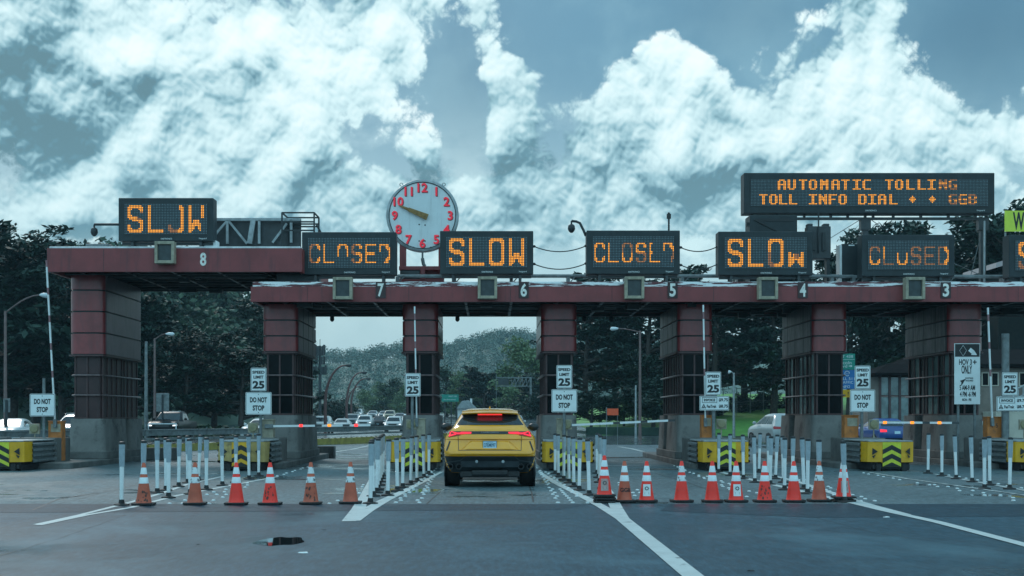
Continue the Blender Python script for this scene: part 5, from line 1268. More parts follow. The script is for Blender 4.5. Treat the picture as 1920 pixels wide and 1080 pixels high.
# ------------------------------------------------------------------ vehicles (rear at y=0, nose along +y)
NC = 5
def lev_at(L, z):
    for a, b in zip(L, L[1:]):
        if a[0] <= z <= b[0]:
            u = (z - a[0]) / max(1e-6, b[0] - a[0]); return [a[i] + (b[i] - a[i]) * u for i in range(6)]
    return L[-1] if z > L[-1][0] else L[0]
def shell(t, L, mat, name='body'):
    rings = [[(p[0], p[1], l[0]) for p in rrect(-l[3], l[3], l[1], l[2], l[4], NC, l[5])] for l in L]; n = len(rings[0]); m = MB()
    vs = [p for r in rings for p in r]; fs = [(k * n + i, k * n + (i + 1) % n, (k + 1) * n + (i + 1) % n, (k + 1) * n + i) for k in range(len(L) - 1) for i in range(n)]
    fs += [tuple(range(n - 1, -1, -1)), tuple(range((len(L) - 1) * n, len(L) * n))]
    m.raw(vs, fs); return m.build(name, mat, t, smooth=38)
def rear_y(L, x, z, front=False):
    _, y0, y1, hw, rr, rf = lev_at(L, z); r = rf if front else rr; ax = min(abs(x), hw - .002); c = hw - r
    d = 0 if ax <= c else r - math.sqrt(max(0, r * r - (ax - c) ** 2))
    return y1 - d if front else y0 + d
def patch(t, name, L, poly, mat, off=.006, nu=10, nv=3, front=False, smooth=60):
    """quad given by four (x,z) corners laid over the rear or front surface"""
    a, b, c, d = poly; m = MB(); vs = []
    for j in range(nv + 1):
        v = j / nv
        for i in range(nu + 1):
            u = i / nu; x = (a[0] * (1 - u) + b[0] * u) * (1 - v) + (d[0] * (1 - u) + c[0] * u) * v; z = (a[1] * (1 - u) + b[1] * u) * (1 - v) + (d[1] * (1 - u) + c[1] * u) * v
            vs.append((x, rear_y(L, x, z, front) + (off if front else -off), z))
    m.raw(vs, [(j * (nu + 1) + i, j * (nu + 1) + i + 1, (j + 1) * (nu + 1) + i + 1, (j + 1) * (nu + 1) + i) for j in range(nv) for i in range(nu)])
    return m.build(name, mat, t, smooth=smooth, fix=False)
def glass(t, La, Lb, ua, ub, side, mat=CARGLASS, va=.08, vb=.9, off=.008, name='side_window'):
    """pane between level a and level b; side 'l','r': along the flank; 'f','b': across the nose or tail end"""
    def P(l, u):
        if side in 'lr': return Vector(((-1 if side == 'l' else 1) * l[3], l[1] + l[4] + (l[2] - l[5] - l[1] - l[4]) * u, l[0]))
        y = l[2] if side == 'f' else l[1]; r = l[5] if side == 'f' else l[4]; return Vector(((-1 + 2 * u) * (l[3] - r * .55), y + (.06 * r if side == 'b' else -.06 * r), l[0]))
    q = [P(La, ua).lerp(P(Lb, ua), va), P(La, ub).lerp(P(Lb, ub), va), P(La, ub).lerp(P(Lb, ub), vb), P(La, ua).lerp(P(Lb, ua), vb)]
    n = (q[1] - q[0]).cross(q[3] - q[0]).normalized(); c = sum(q, Vector()) / 4; ctr = Vector((0, (La[1] + La[2]) / 2, La[0]))
    if n.dot(c - ctr) < 0: n = -n
    m = MB(); m.raw([p + n * off for p in q] + [p - n * .03 for p in q], [(0, 1, 2, 3), (0, 1, 5, 4), (1, 2, 6, 5), (2, 3, 7, 6), (3, 0, 4, 7)]); m.build(name, mat, t)
def wheel(t, x, y, r, w, spokes=5):
    s = 1 if x > 0 else -1; m = MB(); m.lathe([(r * .62, -w / 2), (r * .95, -w / 2), (r, -w * .36), (r, w * .36), (r * .95, w / 2), (r * .62, w / 2)], n=28, axis='x'); o = m.build('wheel', TYRE, t, loc=(x, y, r), smooth=40)
    m = MB(); xo = s * (w / 2 + .004)
    for i in range(spokes):
        a = 2 * PI * i / spokes; m.obox((xo, 0, 0), (xo, math.cos(a) * r * .6, math.sin(a) * r * .6), .03, .09)
    m.lathe([(r * .6, xo - .01), (r * .64, xo), (r * .6, xo + .01)], n=24, axis='x', cap=False); m.lathe([(.001, xo + .012 * s), (r * .16, xo + .012 * s)], n=12, axis='x', cap=False); m.build('rim', RIM, o)
    return o
KIND = {
 'suv': dict(len=4.75, hw=.95, wr=.37, wy=(.9, 3.75), L=[(.24, .25, 4.55, .80, .12, .2), (.42, .05, 4.70, .92, .18, .3), (.72, 0, 4.75, .95, .2, .35), (.93, .03, 4.72, .94, .22, .38), (1.02, .05, 4.55, .91, .22, .42), (1.10, .08, 3.55, .87, .2, .2), (1.56, .42, 2.75, .70, .16, .18), (1.66, .62, 2.45, .62, .16, .2), (1.70, .95, 2.1, .5, .16, .2)], belt=5, roof=6, head=.80, tail=.93),
 'crossover': dict(len=4.75, hw=.95, wr=.38, wy=(.9, 3.72), L=[(.26, .28, 4.5, .80, .12, .2), (.44, .08, 4.68, .90, .2, .34), (.66, .02, 4.74, .93, .26, .42), (.86, 0, 4.68, .95, .30, .5), (1.0, .06, 4.45, .93, .32, .55), (1.06, .10, 4.15, .90, .32, .5), (1.12, .16, 3.55, .86, .30, .26), (1.36, .40, 3.02, .752, .26, .24), (1.58, .66, 2.45, .66, .22, .22), (1.65, .86, 2.15, .58, .2, .2), (1.68, 1.2, 1.9, .44, .2, .2)], belt=6, roof=8, head=.84, tail=.98),
 'sedan': dict(len=4.7, hw=.91, wr=.33, wy=(.95, 3.75), L=[(.2, .25, 4.5, .76, .12, .2), (.38, .05, 4.66, .88, .18, .3), (.64, 0, 4.7, .91, .2, .35), (.82, .03, 4.64, .9, .22, .4), (.93, .06, 4.4, .87, .25, .45), (.98, .62, 3.45, .83, .2, .2), (1.34, 1.25, 2.55, .64, .16, .16), (1.42, 1.5, 2.3, .54, .16, .2), (1.44, 1.75, 2.1, .4, .16, .2)], belt=5, roof=6, head=.66, tail=.80),
 'pickup': dict(len=5.85, hw=1.0, wr=.42, wy=(1.2, 4.85), L=[(.36, .1, 5.6, .9, .08, .15), (.52, .02, 5.8, .98, .1, .18), (.85, 0, 5.85, 1.0, .1, .2), (1.12, 0, 5.83, 1.0, .1, .2), (1.24, .02, 5.6, .97, .1, .25)], cab=[(1.22, 1.95, 4.45, .95, .1, .2), (1.30, 2.0, 4.35, .93, .1, .18), (1.80, 2.2, 3.55, .75, .12, .16), (1.89, 2.35, 3.35, .68, .14, .18), (1.92, 2.6, 3.1, .5, .12, .16)], belt=1, roof=2, head=.98, tail=1.0)}
def car(name, label, kind, paint, loc, rz, group=None, cat='car', detail=True, tail_on=False, head_on=False, plate=True):
    K = KIND[kind]; t = thing(name, label, cat, loc, rz, group); L = K['L']; shell(t, L, paint)
    G = K.get('cab', L)
    if 'cab' in K: shell(t, G, paint, 'cab')
    A, B = G[K['belt']], G[K['roof']]
    glass(t, A, B, .02, .98, 'f', name='windscreen', va=.06, vb=.94); glass(t, A, B, .06, .94, 'b', name='rear_window', va=.1, vb=.88)
    if detail:
        cuts = [(.05, .36), (.40, .68), (.72, .97)] if kind in ('suv', 'crossover') else [(.06, .46), (.5, .94)]
        for s in 'lr':
            for a, b in cuts: glass(t, A, B, a, b, s)
    hw = K['hw']
    for s in (-1, 1):
        for i, y in enumerate(K['wy']):
            if detail:
                m = MB(); m.lathe([(.01, 0), (K['wr'] + .07, 0), (K['wr'] + .07, .02), (.01, .02)], c=(s * (hw - .025) - .01, 0, 0), n=24, axis='x'); m.build('wheel_arch', CARBON, t, loc=(0, y, K['wr'] + .02), smooth=40)
            wheel(t, s * (hw - .105), y, K['wr'], .22, 5) if detail else MB().lathe([(K['wr'] * .6, -.1), (K['wr'], -.1), (K['wr'], .1), (K['wr'] * .6, .1)], n=16, axis='x').build('wheel', TYRE, t, loc=(s * (hw - .115), y, K['wr']), smooth=40)
        zh = K['head']; patch(t, 'headlight', L, [(s * (.66 if head_on else .5), zh - .04), (s * (hw - .07), zh - .04), (s * (hw - .05), zh + .06), (s * (.68 if head_on else .52), zh + .04)], HEADL if head_on else LUM, front=True)
        zt = K['tail']; patch(t, 'tail_light', L, [(s * .55, zt - .06), (s * (hw - .04), zt - .07), (s * (hw - .05), zt + .08), (s * .55, zt + .05)], TAIL if tail_on else TAILD)
        a = G[K['belt']]; m = MB(); my = a[2] - .55; mz = a[0] + .09; m.lathe([(.01, -.09), (.06, -.08), (.085, 0), (.06, .07), (.01, .09)], c=(0, 0, 0), n=10); o = m.build('mirror', paint, t, loc=(s * (a[3] + .13), my, mz), smooth=60); o.scale = (1.25, .8, .9)
    zg = K['head']
    patch(t, 'grille', L, [(-.44, zg - .10), (.44, zg - .10), (.46, zg + .07), (-.46, zg + .07)], CARBON, front=True); patch(t, 'lower_intake', L, [(-.6, .33), (.6, .33), (.62, .48), (-.62, .48)], CARBON, front=True)
    patch(t, 'lower_bumper', L, [(-.62, .28), (.62, .28), (.66, .42), (-.66, .42)], CARBON)
    if plate: patch(t, 'rear_plate', L, [(-.15, K['tail'] - .16), (.15, K['tail'] - .16), (.15, K['tail'] - .02), (-.15, K['tail'] - .02)], PLATE, off=.01); patch(t, 'front_plate', L, [(-.15, .47), (.15, .47), (.15, .58), (-.15, .58)], PLATE, off=.012, front=True)
    if kind == 'pickup':
        for q in ([(-.9, 1.06), (.9, 1.06), (.9, 1.12), (-.9, 1.12)], [(-.93, .72), (-.86, .72), (-.86, 1.12), (-.93, 1.12)], [(.86, .72), (.93, .72), (.93, 1.12), (.86, 1.12)], [(-.9, .66), (.9, .66), (.9, .72), (-.9, .72)]): patch(t, 'grille_surround', L, q, LUM, off=.02, front=True)
        m = MB(); m.tube([(-.62, 3.3, 1.905), (.62, 3.3, 1.905)], .02, 6); m.build('roof_glint', LUM, t)  # pale bar added as a painted highlight along the cab roof
    if kind == 'suv' and detail:
        for s in (-1, 1): m = MB(); b = G[K['roof']]; m.tube([(s * .6, b[1] + .35, 1.70), (s * .62, b[1] + .5, 1.735), (s * .62, b[2] - .3, 1.72), (s * .6, b[2] - .1, 1.66)], .018, 6); m.build('roof_rail', CHROME, t, smooth=50)
    return t
def hero():
    L = [(.30, .30, 4.8, .80, .15, .3), (.42, .16, 4.9, .90, .24, .4), (.55, .09, 4.95, .93, .28, .4), (.655, .03, 5.0, .945, .30, .42), (.70, -.02, 5.0, .95, .31, .42), (.76, -.02, 5.0, .952, .32, .42),
         (.88, .03, 5.0, .952, .34, .42), (.985, .055, 4.95, .945, .36, .42), (1.0, .03, 4.93, .942, .36, .42), (1.06, .03, 4.85, .915, .36, .42), (1.10, .045, 4.7, .885, .36, .4), (1.165, .07, 4.3, .845, .34, .36), (1.20, .08, 4.0, .80, .30, .3),
         (1.265, .20, 3.6, .755, .24, .24), (1.285, .27, 3.55, .745, .22, .22), (1.50, .66, 2.85, .625, .2, .24), (1.585, .95, 2.55, .56, .2, .26), (1.625, 1.25, 2.3, .48, .2, .26), (1.64, 1.5, 2.1, .36, .2, .2)]
    t = thing('sports_suv', 'yellow sporty four by four seen from behind, driving through the open lane', 'car', ((918.5 - HX) * 28.0 / F, 28.0, 0))
    shell(t, L, YPAINT)
    pt = lambda n, poly, mt, off=.006, **k: patch(t, n, L, poly, mt, off, **k)
    # glass and spoiler
    pt('rear_window', [(-.70, 1.29), (.70, 1.29), (.545, 1.50), (-.545, 1.50)], CARGLASS, .012, nu=16, nv=4)
    pt('window_surround', [(-.60, 1.445), (.60, 1.445), (.58, 1.53), (-.58, 1.53)], CARBON, .018, nu=16)
    m = MB(); n = 14; vs = []
    for i in range(n + 1):
        u = -1 + 2 * i / n; x = .585 * u; e = .10 * abs(u) ** 4; dz = -.02 * u * u
        vs += [(x, .50 + e, 1.525 + dz), (x, .47 + e, 1.55 + dz), (x, .62 + e, 1.595 + dz), (x, 1.2, 1.632 + dz * 2), (x, 1.2, 1.56 + dz)]
    m.raw(vs, [(i * 5 + j, i * 5 + (j + 1) % 5, (i + 1) * 5 + (j + 1) % 5, (i + 1) * 5 + j) for i in range(n) for j in range(5)] + [(0, 1, 2, 3, 4), tuple(n * 5 + k for k in (4, 3, 2, 1, 0))]); sp = m.build('roof_spoiler', YPAINT, t, smooth=35)
    m = MB(); m.box(-.255, .255, .525, .60, 1.492, 1.522); m.build('brake_lamp', BRAKE, sp)
    for s in (-1, 1):
        A, B = L[13], L[15]
        for a, b in ((.04, .3), (.34, .62), (.66, .95)): glass(t, A, B, a, b, 'l' if s < 0 else 'r')
    glass(t, L[13], L[15], .02, .98, 'f', name='windscreen', va=.06, vb=.94)
    # lamps, strip, lettering
    pt('tail_strip', [(-.86, 1.105), (.86, 1.105), (.83, 1.162), (-.83, 1.162)], CARBON, .010, nu=40, nv=3)
    for s in (-1, 1):
        pt('tail_light', [(s * .38, 1.112), (s * .60, 1.102), (s * .60, 1.152), (s * .38, 1.150)], TAIL, .016)
        cl = pt('tail_light', [(s * .60, 1.085), (s * .865, 1.04), (s * .80, 1.155), (s * .60, 1.155)], TAILD, .015, nu=14)
        for q in ([(s * .60, 1.10), (s * .70, 1.105), (s * .70, 1.135), (s * .60, 1.135)], [(s * .69, 1.112), (s * .80, 1.148), (s * .80, 1.166), (s * .68, 1.135)], [(s * .69, 1.095), (s * .845, 1.052), (s * .855, 1.072), (s * .70, 1.125)], [(s * .815, 1.055), (s * .845, 1.052), (s * .83, 1.15), (s * .80, 1.15)]):
            patch(cl, 'light_bar', L, q, TAIL, .021, nu=6)
    m = MB(); m.text('Lamborghini', 0, 1.136, .034, .048, w=.36, shear=.35); m.build('lettering', CHROME, t, fix=False)
    m = MB(); m.box(-.145, .145, -.022, .05, .80, .965, 0); m.box(-.135, .135, -.026, -.0215, .81, .955, 1); m.text('27EM097', 0, .88, .075, -.0285, 2, w=.235, bold=.02); m.text('CALIFORNIA', 0, .938, .018, -.0285, 2, w=.13); m.build('rear_plate', [CARBON, PLATE, PLINK], t, fix=False)
    # tailgate folds and seams
    for s in (-1, 1):
        pt('tailgate_seam', [(s * .635, .77), (s * .645, .77), (s * .66, 1.09), (s * .65, 1.09)], CARBON, .004, nu=2, nv=8)
        pt('side_vent', [(s * .885, .75), (s * .905, .77), (s * .835, .965), (s * .81, .955)], CARBON, .008, nu=4, nv=6)
        pt('bumper_fold', [(s * .40, .955), (s * .42, .965), (s * .62, .785), (s * .585, .785)], YPAINT, .022, nu=3, nv=6, smooth=None)
    m = MB(); P = [(-.40, .965), (.40, .965), (.57, .785), (-.57, .785)]; I = [(-.36, .95), (.36, .95), (.44, .80), (-.44, .80)]
    sf = lambda p, o: (p[0], rear_y(L, p[0], p[1]) - o, p[1])
    for i in range(4): a, b, c, d = P[i], P[(i + 1) % 4], I[(i + 1) % 4], I[i]; m.face([sf(a, .003), sf(b, .003), sf(c, .028), sf(d, .028)])
    m.face([sf(p, .028) for p in I]); m.build('tailgate_panel', YPAINT, t, smooth=None)
    pt('tailgate_seam', [(-.64, .765), (.64, .765), (.64, .773), (-.64, .773)], CARBON, .004, nu=20, nv=1)
    pt('tailgate_lip', [(-.70, .986), (.70, .986), (.68, 1.003), (-.68, 1.003)], YPAINT, .018, nu=20, nv=1)
    # black lower part
    pt('lower_bumper', [(-.80, .305), (.80, .305), (.937, .645), (-.937, .645)], CARBON, .014, nu=40, nv=8)
    fr = [[(-.50, .632), (.50, .632), (.515, .65), (-.515, .65)]] + [[(s * .50, .64), (s * .52, .64), (s * .645, .545), (s * .615, .545)] for s in (-1, 1)] + [[(s * .62, .548), (s * .9, .50), (s * .91, .525), (s * .63, .57)] for s in (-1, 1)]
    for q in fr: pt('diffuser_frame', q, DIFF, .028, nu=16, nv=1)
    pt('diffuser', [(-.60, .42), (.60, .42), (.60, .55), (-.60, .55)], DIFF, .024, nu=16, nv=2)
    for x in (-.27, .27): m = MB(); m.lathe([(.012, .012), (.03, .01), (.03, 0)], c=(x, .0, .54), n=10, axis='y'); m.build('tow_cover', STEEL, t)
    m = MB()
    for s in (-1, 1):
        for d in (-.09, .09): m.lathe([(.045, .04), (.06, .04), (.062, -.1), (.045, -.1)], c=(s * .73 + d, .13, .435), n=16, axis='y', cap=False)
    m.build('exhaust', CARBON, t, smooth=40)
    m = MB(); m.box(-.62, .62, .25, 4.6, .2, .42); m.box(-.38, .38, .18, .4, .24, .36); m.build('underbody', CARBON, t, bevel=.03)
    for s in (-1, 1):
        for y in (.95, 3.95):
            wheel(t, s * .795, y, .385, .31, 5)
            m = MB(); m.lathe([(.01, 0), (.47, 0), (.46, .03), (.01, .03)], c=(s * .935 - .015, 0, 0), n=32, axis='x'); m.build('wheel_arch', CARBON, t, loc=(0, y, .40), smooth=40)
        m = MB(); m.raw(*ball(10, 8)); o = m.build('mirror', CARBON, t, loc=(s * .985, 2.9, 1.235), smooth=60); o.scale = (.125, .11, .09)
        m = MB(); m.obox((s * .78, 3.0, 1.20), (s * .92, 2.92, 1.20), .06, .04); m.build('mirror_arm', CARBON, t)
    m = MB(); m.prism([(-.03, 1.63), (0, 1.70), (.02, 1.63)], 1.5, 1.62); m.build('antenna_fin', YPAINT, t)
def ball(n, k):
    vs, fs = [(0, 0, -1)], []
    for j in range(1, k):
        a = -PI / 2 + PI * j / k
        for i in range(n): b = 2 * PI * i / n; vs.append((math.cos(a) * math.cos(b), math.cos(a) * math.sin(b), math.sin(a)))
    vs.append((0, 0, 1)); top = len(vs) - 1
    for i in range(n):
        fs.append((0, 1 + (i + 1) % n, 1 + i)); fs.append((top, 1 + (k - 2) * n + i, 1 + (k - 2) * n + (i + 1) % n))
        for j in range(k - 2): a = 1 + j * n; fs.append((a + i, a + (i + 1) % n, a + n + (i + 1) % n, a + n + i))
    return vs, fs
hero()
car('pickup_truck', 'dark pickup truck with lit headlamps coming towards us right of the leftmost booth', 'pickup', PAINTS['dark'], (wx(303, 88), 94, 0), R(180), cat='pickup truck', head_on=True)
car('parked_car', 'pale car half hidden behind the leftmost booth and the do not stop sign', 'suv', PAINTS['silver'], (wx(118, 74), 79, 0), R(180))
car('parked_car', 'white car cut off by the left edge of the photo', 'sedan', PAINTS['white'], (wx(-18, 70), 75, 0), R(184))
car('moving_car', 'white rounded car behind the battered cushion, left of the lane seven booth', 'sedan', PAINTS['white'], (wx(484, 82), 87, 0), R(176), head_on=True)
car('moving_car', 'pearl white four by four turning left beyond the left price sign', 'crossover', PAINTS['pearl'], (wx(1487, 65.5), 65.5, 0), R(6), tail_on=False)
car('moving_car', 'blue saloon with red tail lamp behind the orange flasher arm', 'sedan', PAINTS['blue'], (wx(1683, 70), 70, 0), R(3), tail_on=True)
car('parked_car', 'pale car seen through the windows of the rightmost booth', 'sedan', PAINTS['silver'], (wx(1830, 78), 78, .55), R(100))
car('moving_car', 'white car whose roof just shows beyond the yellow car at its right', 'suv', PAINTS['white'], (wx(963, 112), 112, .02), 0, detail=False)
Q = [('white', 'suv', 598, 131, 'queueing white car nearest the lane seven booth'), ('white', 'sedan', 637, 150, 'queueing white saloon right of the first white car'), ('grey', 'suv', 658, 172, 'queueing grey car behind the white saloon'),
     ('white', 'suv', 681, 160, 'queueing white tall car left of the dark one'), ('dark', 'sedan', 708, 165, 'queueing black car in the middle of the far queue'), ('white', 'suv', 736, 148, 'queueing white four by four with dark grille right of the black car'),
     ('gold', 'suv', 729, 215, 'far gold car topmost in the queue'), ('silver', 'sedan', 697, 235, 'far silver car above the gap left of the black car'), ('silver', 'sedan', 718, 230, 'far silver car between the black car and the gold car'),
     ('grey', 'sedan', 748, 200, 'far grey car right of the gold car'), ('white', 'suv', 668, 240, 'far white car behind the grey car'), ('white', 'suv', 765, 170, 'white car half behind the lane six speed limit post')]
for pc, kd, px, Y, lab in Q:
    car('queue_car', lab, kd, PAINTS[pc], (wx(px, Y), Y + 4.7, max(0.0, (Y - 150) * .0165)), R(180), 'cars queueing beyond the median barrier', detail=False, head_on=True)
# ------------------------------------------------------------------ trees and hills
import numpy as np
def leaf_mesh(name, cen, size, mat, seed, flat=.6, slim=.4, parent=None, droop=None):
    """many small leaf sprays: one tilted quad per centre"""
    g = np.random.default_rng(seed); n = len(cen); cen = np.asarray(cen, float)
    nrm = g.normal(size=(n, 3)); nrm[:, 2] = np.abs(nrm[:, 2]) + flat * 2; nrm /= np.linalg.norm(nrm, axis=1)[:, None]
    a = g.normal(size=(n, 3)) if droop is None else droop + g.normal(size=(n, 3)) * .6
    a -= nrm * (a * nrm).sum(1)[:, None]; a /= np.linalg.norm(a, axis=1)[:, None] + 1e-9; b = np.cross(nrm, a)
    s = (size * g.uniform(.55, 1.4, n))[:, None]
    q = np.stack([cen - a * s * .5, cen - a * s * .05 + b * s * slim * .5, cen + a * s * .5, cen - a * s * .05 - b * s * slim * .5], 1).reshape(-1, 3)
    me = bpy.data.meshes.new(name); me.vertices.add(4 * n); me.vertices.foreach_set('co', q.ravel()); me.loops.add(4 * n); me.loops.foreach_set('vertex_index', np.arange(4 * n, dtype=np.int32))
    me.polygons.add(n); me.polygons.foreach_set('loop_start', np.arange(0, 4 * n, 4, dtype=np.int32)); me.materials.append(mat); me.update(calc_edges=True); me.validate()
    o = bpy.data.objects.new(name, me); C.objects.link(o); o.parent = parent
    return o
def tree_proto(kind, h, w, mat, seed, trunk=BARK):
    q = random.Random(seed); g = np.random.default_rng(seed); t = thing('tree', 'x', 'tree'); m = MB()
    lean = q.uniform(-.06, .06) * h; T = [(lean * u * u, .02 * h * math.sin(3 * u), h * .86 * u) for u in [i / 6 for i in range(7)]]
    m.tube(T, [h * .026 * (1 - .8 * i / 6) + .03 for i in range(7)], 8); cen = []
    n = 30 if kind == 'cypress' else 26
    for i in range(n):
        u = (.20 + .8 * i / n) if kind == 'cypress' else (.22 + .78 * i / n); base = Vector((lean * u * u, 0, h * .86 * u)); a = q.uniform(0, 2 * PI) + i * 2.4
        prof = (1.05 - .55 * u) if kind == 'cypress' else math.sin(PI * min(.96, .2 + .78 * u)) ** .7
        r = w / 2 * prof * q.uniform(.65, 1.15); rise = h * (.05 + .10 * q.random()) if kind == 'cypress' else h * q.uniform(.08, .2)
        tip = base + Vector((math.cos(a) * r, math.sin(a) * r, rise)); mid = base.lerp(tip, .5) + Vector((0, 0, -rise * .22 + q.uniform(-.2, .2)))
        m.tube([base, mid, tip], [h * .011 * (1.1 - u * .7) + .02, h * .007, .02], 5)
        for f in ((.42, .62, .82, 1.0) if kind == 'cypress' else (.6, .85, 1.02)):
            c = (mid.lerp(tip, (f - .5) * 2) if f > .5 else base.lerp(mid, f * 2)) + Vector((q.uniform(-.5, .5), q.uniform(-.5, .5), q.uniform(0, .4)))
            rr = w * (q.uniform(.07, .13) if kind == 'cypress' else q.uniform(.09, .17)); flat = q.uniform(.22, .36) if kind == 'cypress' else q.uniform(.6, .9); k = int(46 + 260 * (rr / w) ** 2 * 10)
            d = g.normal(size=(k, 3)); d /= np.linalg.norm(d, axis=1)[:, None]; d *= (g.uniform(0, 1, k) ** .45)[:, None]; d[:, 2] *= flat; cen.append(np.array(c) + d * rr)
    m.build('trunk', trunk, t, smooth=60)
    cen = np.concatenate(cen); rad = cen.copy(); rad[:, 2] = .15 * h * (g.uniform(-.3, .6, len(cen))); rad /= np.linalg.norm(rad, axis=1)[:, None] + 1e-6
    leaf_mesh('crown', cen, w * .052 if kind == 'cypress' else w * .05, mat, seed + 1, flat=.5 if kind == 'cypress' else .15, slim=.42 if kind == 'cypress' else .6, parent=t, droop=rad)
    return t
PROTO = {('c', 0): tree_proto('cypress', 16, 14, LEAF_DARK, 3), ('c', 1): tree_proto('cypress', 16, 11, LEAF_DARK, 8), ('c', 2): tree_proto('cypress', 16, 13, LEAF_DARK, 15),
         ('b', 0): tree_proto('broad', 12, 10, LEAF_MID, 21), ('b', 1): tree_proto('broad', 12, 9, LEAF_PALE, 33, BARKP), ('b', 2): tree_proto('broad', 12, 12, LEAF_DARK, 41)}
H0 = {'c': 16, 'b': 12}; USED = set()
def plant(key, px, Y, top, label, zb=0.0, wide=1.0, name='tree', group=None):
    P = PROTO[key]; h = wz(top, Y) - zb; s = h / (H0[key[0]] * (.97 if key[0] == 'c' else 1.0))
    o = P if key not in USED else dup(P); USED.add(key)
    o.name = {'c': 'cypress_tree', 'b': 'broadleaf_tree'}[key[0]] if name == 'tree' else name
    o.location = (wx(px, Y), Y, zb - .1); o.scale = (s * wide, s * wide, s); o.rotation_euler = (0, 0, random.Random(px * 7 + Y).uniform(0, 6.28)); o['label'] = label; o['category'] = 'tree'
    if group: o['group'] = group
gl = 'dark trees behind the left booths'; nth = lambda i: ['first', 'second', 'third', 'fourth', 'fifth', 'sixth', 'seventh', 'eighth', 'ninth', 'tenth', 'eleventh', 'twelfth', 'thirteenth', 'fourteenth', 'fifteenth', 'sixteenth', 'seventeenth', 'eighteenth', 'nineteenth', 'twentieth'][i]
LEFT = [(-60, 108, 400, 0, 1.1), (20, 112, 425, 1, 1.0), (66, 126, 436, 2, .9), (118, 112, 490, 0, .9), (175, 120, 500, 1, 1.0), (235, 108, 520, 2, .9), (290, 122, 560, 0, .9), (345, 112, 622, 1, 1.1), (400, 120, 615, 2, 1.2), (450, 114, 640, 0, 1.2), (505, 134, 560, 1, 1.0), (548, 138, 600, 2, .8)]
for i, (px, Y, top, v, wd) in enumerate(LEFT): plant(('c', v), px, Y, top, f'{nth(i)} dark cypress from the left edge in the wood behind lanes eight and seven', wide=wd, group=gl)
RIGHT = [(1098, 128, 520, 2, .9), (1150, 136, 512, 0, 1.0), (1215, 124, 515, 1, 1.0), (1275, 132, 508, 2, .9), (1335, 128, 502, 0, .95), (1395, 142, 512, 1, 1.0), (1450, 130, 520, 2, 1.0), (1520, 136, 505, 0, 1.0), (1592, 126, 432, 1, .7), (1660, 134, 440, 2, .8), (1725, 126, 404, 0, .8), (1790, 118, 425, 1, 1.0), (1850, 112, 388, 2, .8), (1915, 106, 400, 0, .95), (1985, 112, 380, 1, 1.0)]
for i, (px, Y, top, v, wd) in enumerate(RIGHT): plant(('c', v), px, Y, top, f'{nth(i)} dark cypress counted rightwards in the row behind the right booths', zb=1.6 if px < 1560 else .6, wide=wd, group='dark trees behind the right booths')
SHRUB = [('b', 2, 1108, 122, 735), ('b', 2, 1225, 118, 712), ('b', 0, 1170, 130, 745), ('b', 2, 1390, 138, 742), ('b', 2, 1440, 142, 738), ('b', 2, 1300, 132, 730), ('b', 0, 1250, 128, 725)]
for i, (a, b, px, Y, top) in enumerate(SHRUB): plant((a, b), px, Y, top, f'{nth(i)} low bushy shrub counted along the verge under the dark right trees', zb=.6, wide=1.7, name='shrub', group='shrubs under the right trees')
MIDT = [(('b', 1), 985, 215, 645, 'sunlit pale green tree just left of the lane five booth', 1.0), (('c', 2), 1000, 200, 700, 'dark low tree under the sunlit pale green tree', 1.3), (('c', 0), 905, 230, 686, 'big dark round tree above the yellow car', 1.1), (('b', 2), 950, 240, 700, 'dark bushy tree behind the far sign gantry', 1.2),
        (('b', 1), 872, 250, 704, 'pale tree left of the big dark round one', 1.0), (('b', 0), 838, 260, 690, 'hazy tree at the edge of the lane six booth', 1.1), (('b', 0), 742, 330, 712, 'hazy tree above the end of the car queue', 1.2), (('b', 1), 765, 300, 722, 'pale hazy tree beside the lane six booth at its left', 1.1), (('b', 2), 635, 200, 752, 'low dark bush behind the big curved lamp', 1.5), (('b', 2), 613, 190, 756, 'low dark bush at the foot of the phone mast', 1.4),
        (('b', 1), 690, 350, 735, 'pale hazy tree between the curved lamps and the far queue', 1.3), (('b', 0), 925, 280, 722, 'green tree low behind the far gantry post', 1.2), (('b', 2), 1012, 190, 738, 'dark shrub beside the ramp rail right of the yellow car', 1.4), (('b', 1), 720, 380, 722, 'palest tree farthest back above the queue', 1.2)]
for key, px, Y, top, lab, wd in MIDT: plant(key, px, Y, top, lab, wide=wd)
for k, P in PROTO.items():
    if k not in USED:
        for c in list(P.children): bpy.data.objects.remove(c)
        bpy.data.objects.remove(P)
# roadside planting along the left lanes
g = np.random.default_rng(4); cen = np.stack([g.uniform(-31, -14, 2600), g.uniform(96, 102, 2600), g.uniform(0, 1.0, 2600)], 1); cen[:, 2] *= .5 + .5 * np.sin(cen[:, 0] * 1.7) ** 2
tag(leaf_mesh('ground_cover', cen, .42, LEAF_MID, 9, slim=.6), 'low green ground cover along the far lanes behind the left barrier', 'ground cover', kind='stuff')
g = np.random.default_rng(14); cen = np.stack([g.uniform(10, 40, 9000), g.uniform(110, 128, 9000), np.zeros(9000)], 1); cen[:, 2] = .1 + np.clip((cen[:, 1] - 112) / 64, 0, 1) ** .8 * 4.2 * np.clip(.35 + (cen[:, 0] - 9) / 20, 0, 1)
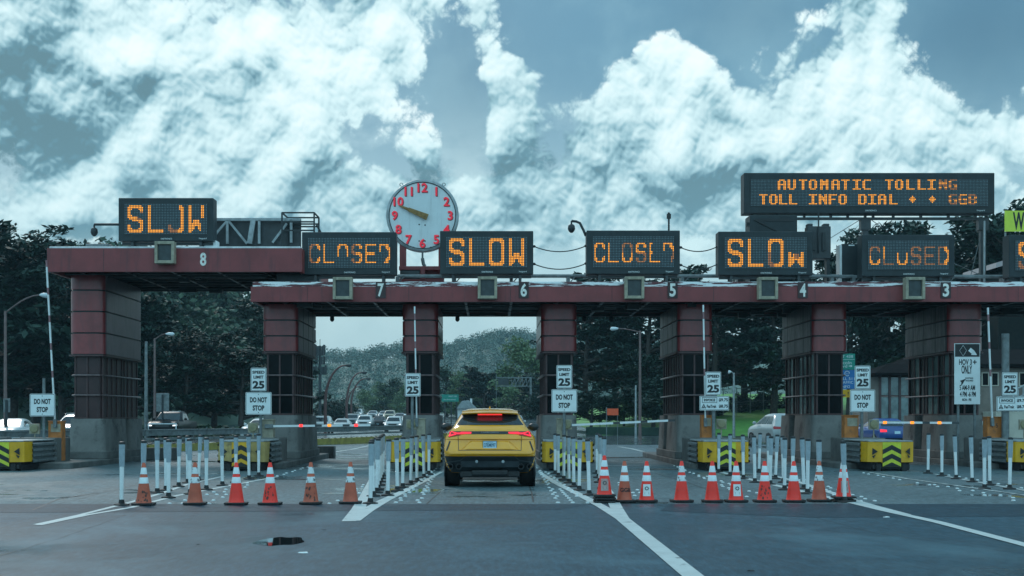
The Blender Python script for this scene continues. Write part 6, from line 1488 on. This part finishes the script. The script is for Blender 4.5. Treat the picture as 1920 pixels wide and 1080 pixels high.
# hills
def hill(name, x0, x1, y0, y1, fn, nx=80, ny=30):
    vs = []; 
    for j in range(ny + 1):
        for i in range(nx + 1):
            x = x0 + (x1 - x0) * i / nx; y = y0 + (y1 - y0) * j / ny; vs.append((x, y, fn(x, y)))
    m = MB(); m.raw(vs, [(j * (nx + 1) + i, j * (nx + 1) + i + 1, (j + 1) * (nx + 1) + i + 1, (j + 1) * (nx + 1) + i) for j in range(ny) for i in range(nx)]); return tag(m.build(name, LEAF_HAZED, smooth=80), kind='structure')
def sm_(t): t = max(0, min(1, t)); return t * t * (3 - 2 * t)
def far_h(x, y):
    px = HX + F * x / 850; r = 33 + 14.5 * sm_((px - 540) / 420) + 1.8 * math.sin(x * .047) + 1.2 * math.sin(x * .11 + 1)
    return -1 + r * sm_((y - 500) / 350) - 12 * sm_((y - 880) / 150)
def left_h(x, y): return -1 + 25 * sm_((-x - 25 - (y - 160) * .075) / 24) * sm_((y - 150) / 110)
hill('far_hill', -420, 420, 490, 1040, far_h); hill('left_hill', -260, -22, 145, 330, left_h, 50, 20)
def forest(name, pts, fn, h, per, mat, seed, label):
    g = np.random.default_rng(seed); L = []
    for x, y in pts:
        z = fn(x, y); s = h * g.uniform(.6, 1.25); d = g.normal(size=(per, 3)); d /= np.linalg.norm(d, axis=1)[:, None]; d *= (g.uniform(.1, 1, per) ** .5)[:, None]; d[:, :2] *= s * .42 * g.uniform(.8, 1.3); d[:, 2] = d[:, 2] * s * .42 + s * .55; L.append(d + np.array([x, y, z]))
    tag(leaf_mesh(name, np.concatenate(L), h * .11, mat, seed, flat=.3, slim=.65), label, 'forest', kind='stuff')
g = np.random.default_rng(77)
forest('hill_forest', [(g.uniform(-310, 105), 520 + 370 * g.random() ** .8) for _ in range(2400)], far_h, 9, 120, LEAF_HAZED, 5, 'far hazy forest covering the hill beyond the toll plaza')
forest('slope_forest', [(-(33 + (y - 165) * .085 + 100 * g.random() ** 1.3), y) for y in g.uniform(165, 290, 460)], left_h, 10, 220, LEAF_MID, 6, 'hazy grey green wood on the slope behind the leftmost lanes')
# ------------------------------------------------------------------ sea haze drifting over the plaza
bpy.ops.mesh.primitive_cube_add(size=1)
hz = bpy.context.object; hz.name = 'haze'; hz.scale = (1800, 1300, 66); hz.location = (0, 580, 31.5)
tag(hz, 'thin pale blue haze filling the air', 'haze', kind='stuff')
hm = bpy.data.materials.new('haze_air'); hm.use_nodes = True; hn = hm.node_tree; hn.nodes.clear(); ho = hn.nodes.new('ShaderNodeOutputMaterial'); hv = hn.nodes.new('ShaderNodeVolumePrincipled')
hv.inputs['Color'].default_value = (.55, .85, 1.0, 1); hv.inputs['Density'].default_value = HAZE; hv.inputs['Anisotropy'].default_value = .1; hn.links.new(hv.outputs[0], ho.inputs['Volume'])
hz.data.materials.append(hm)
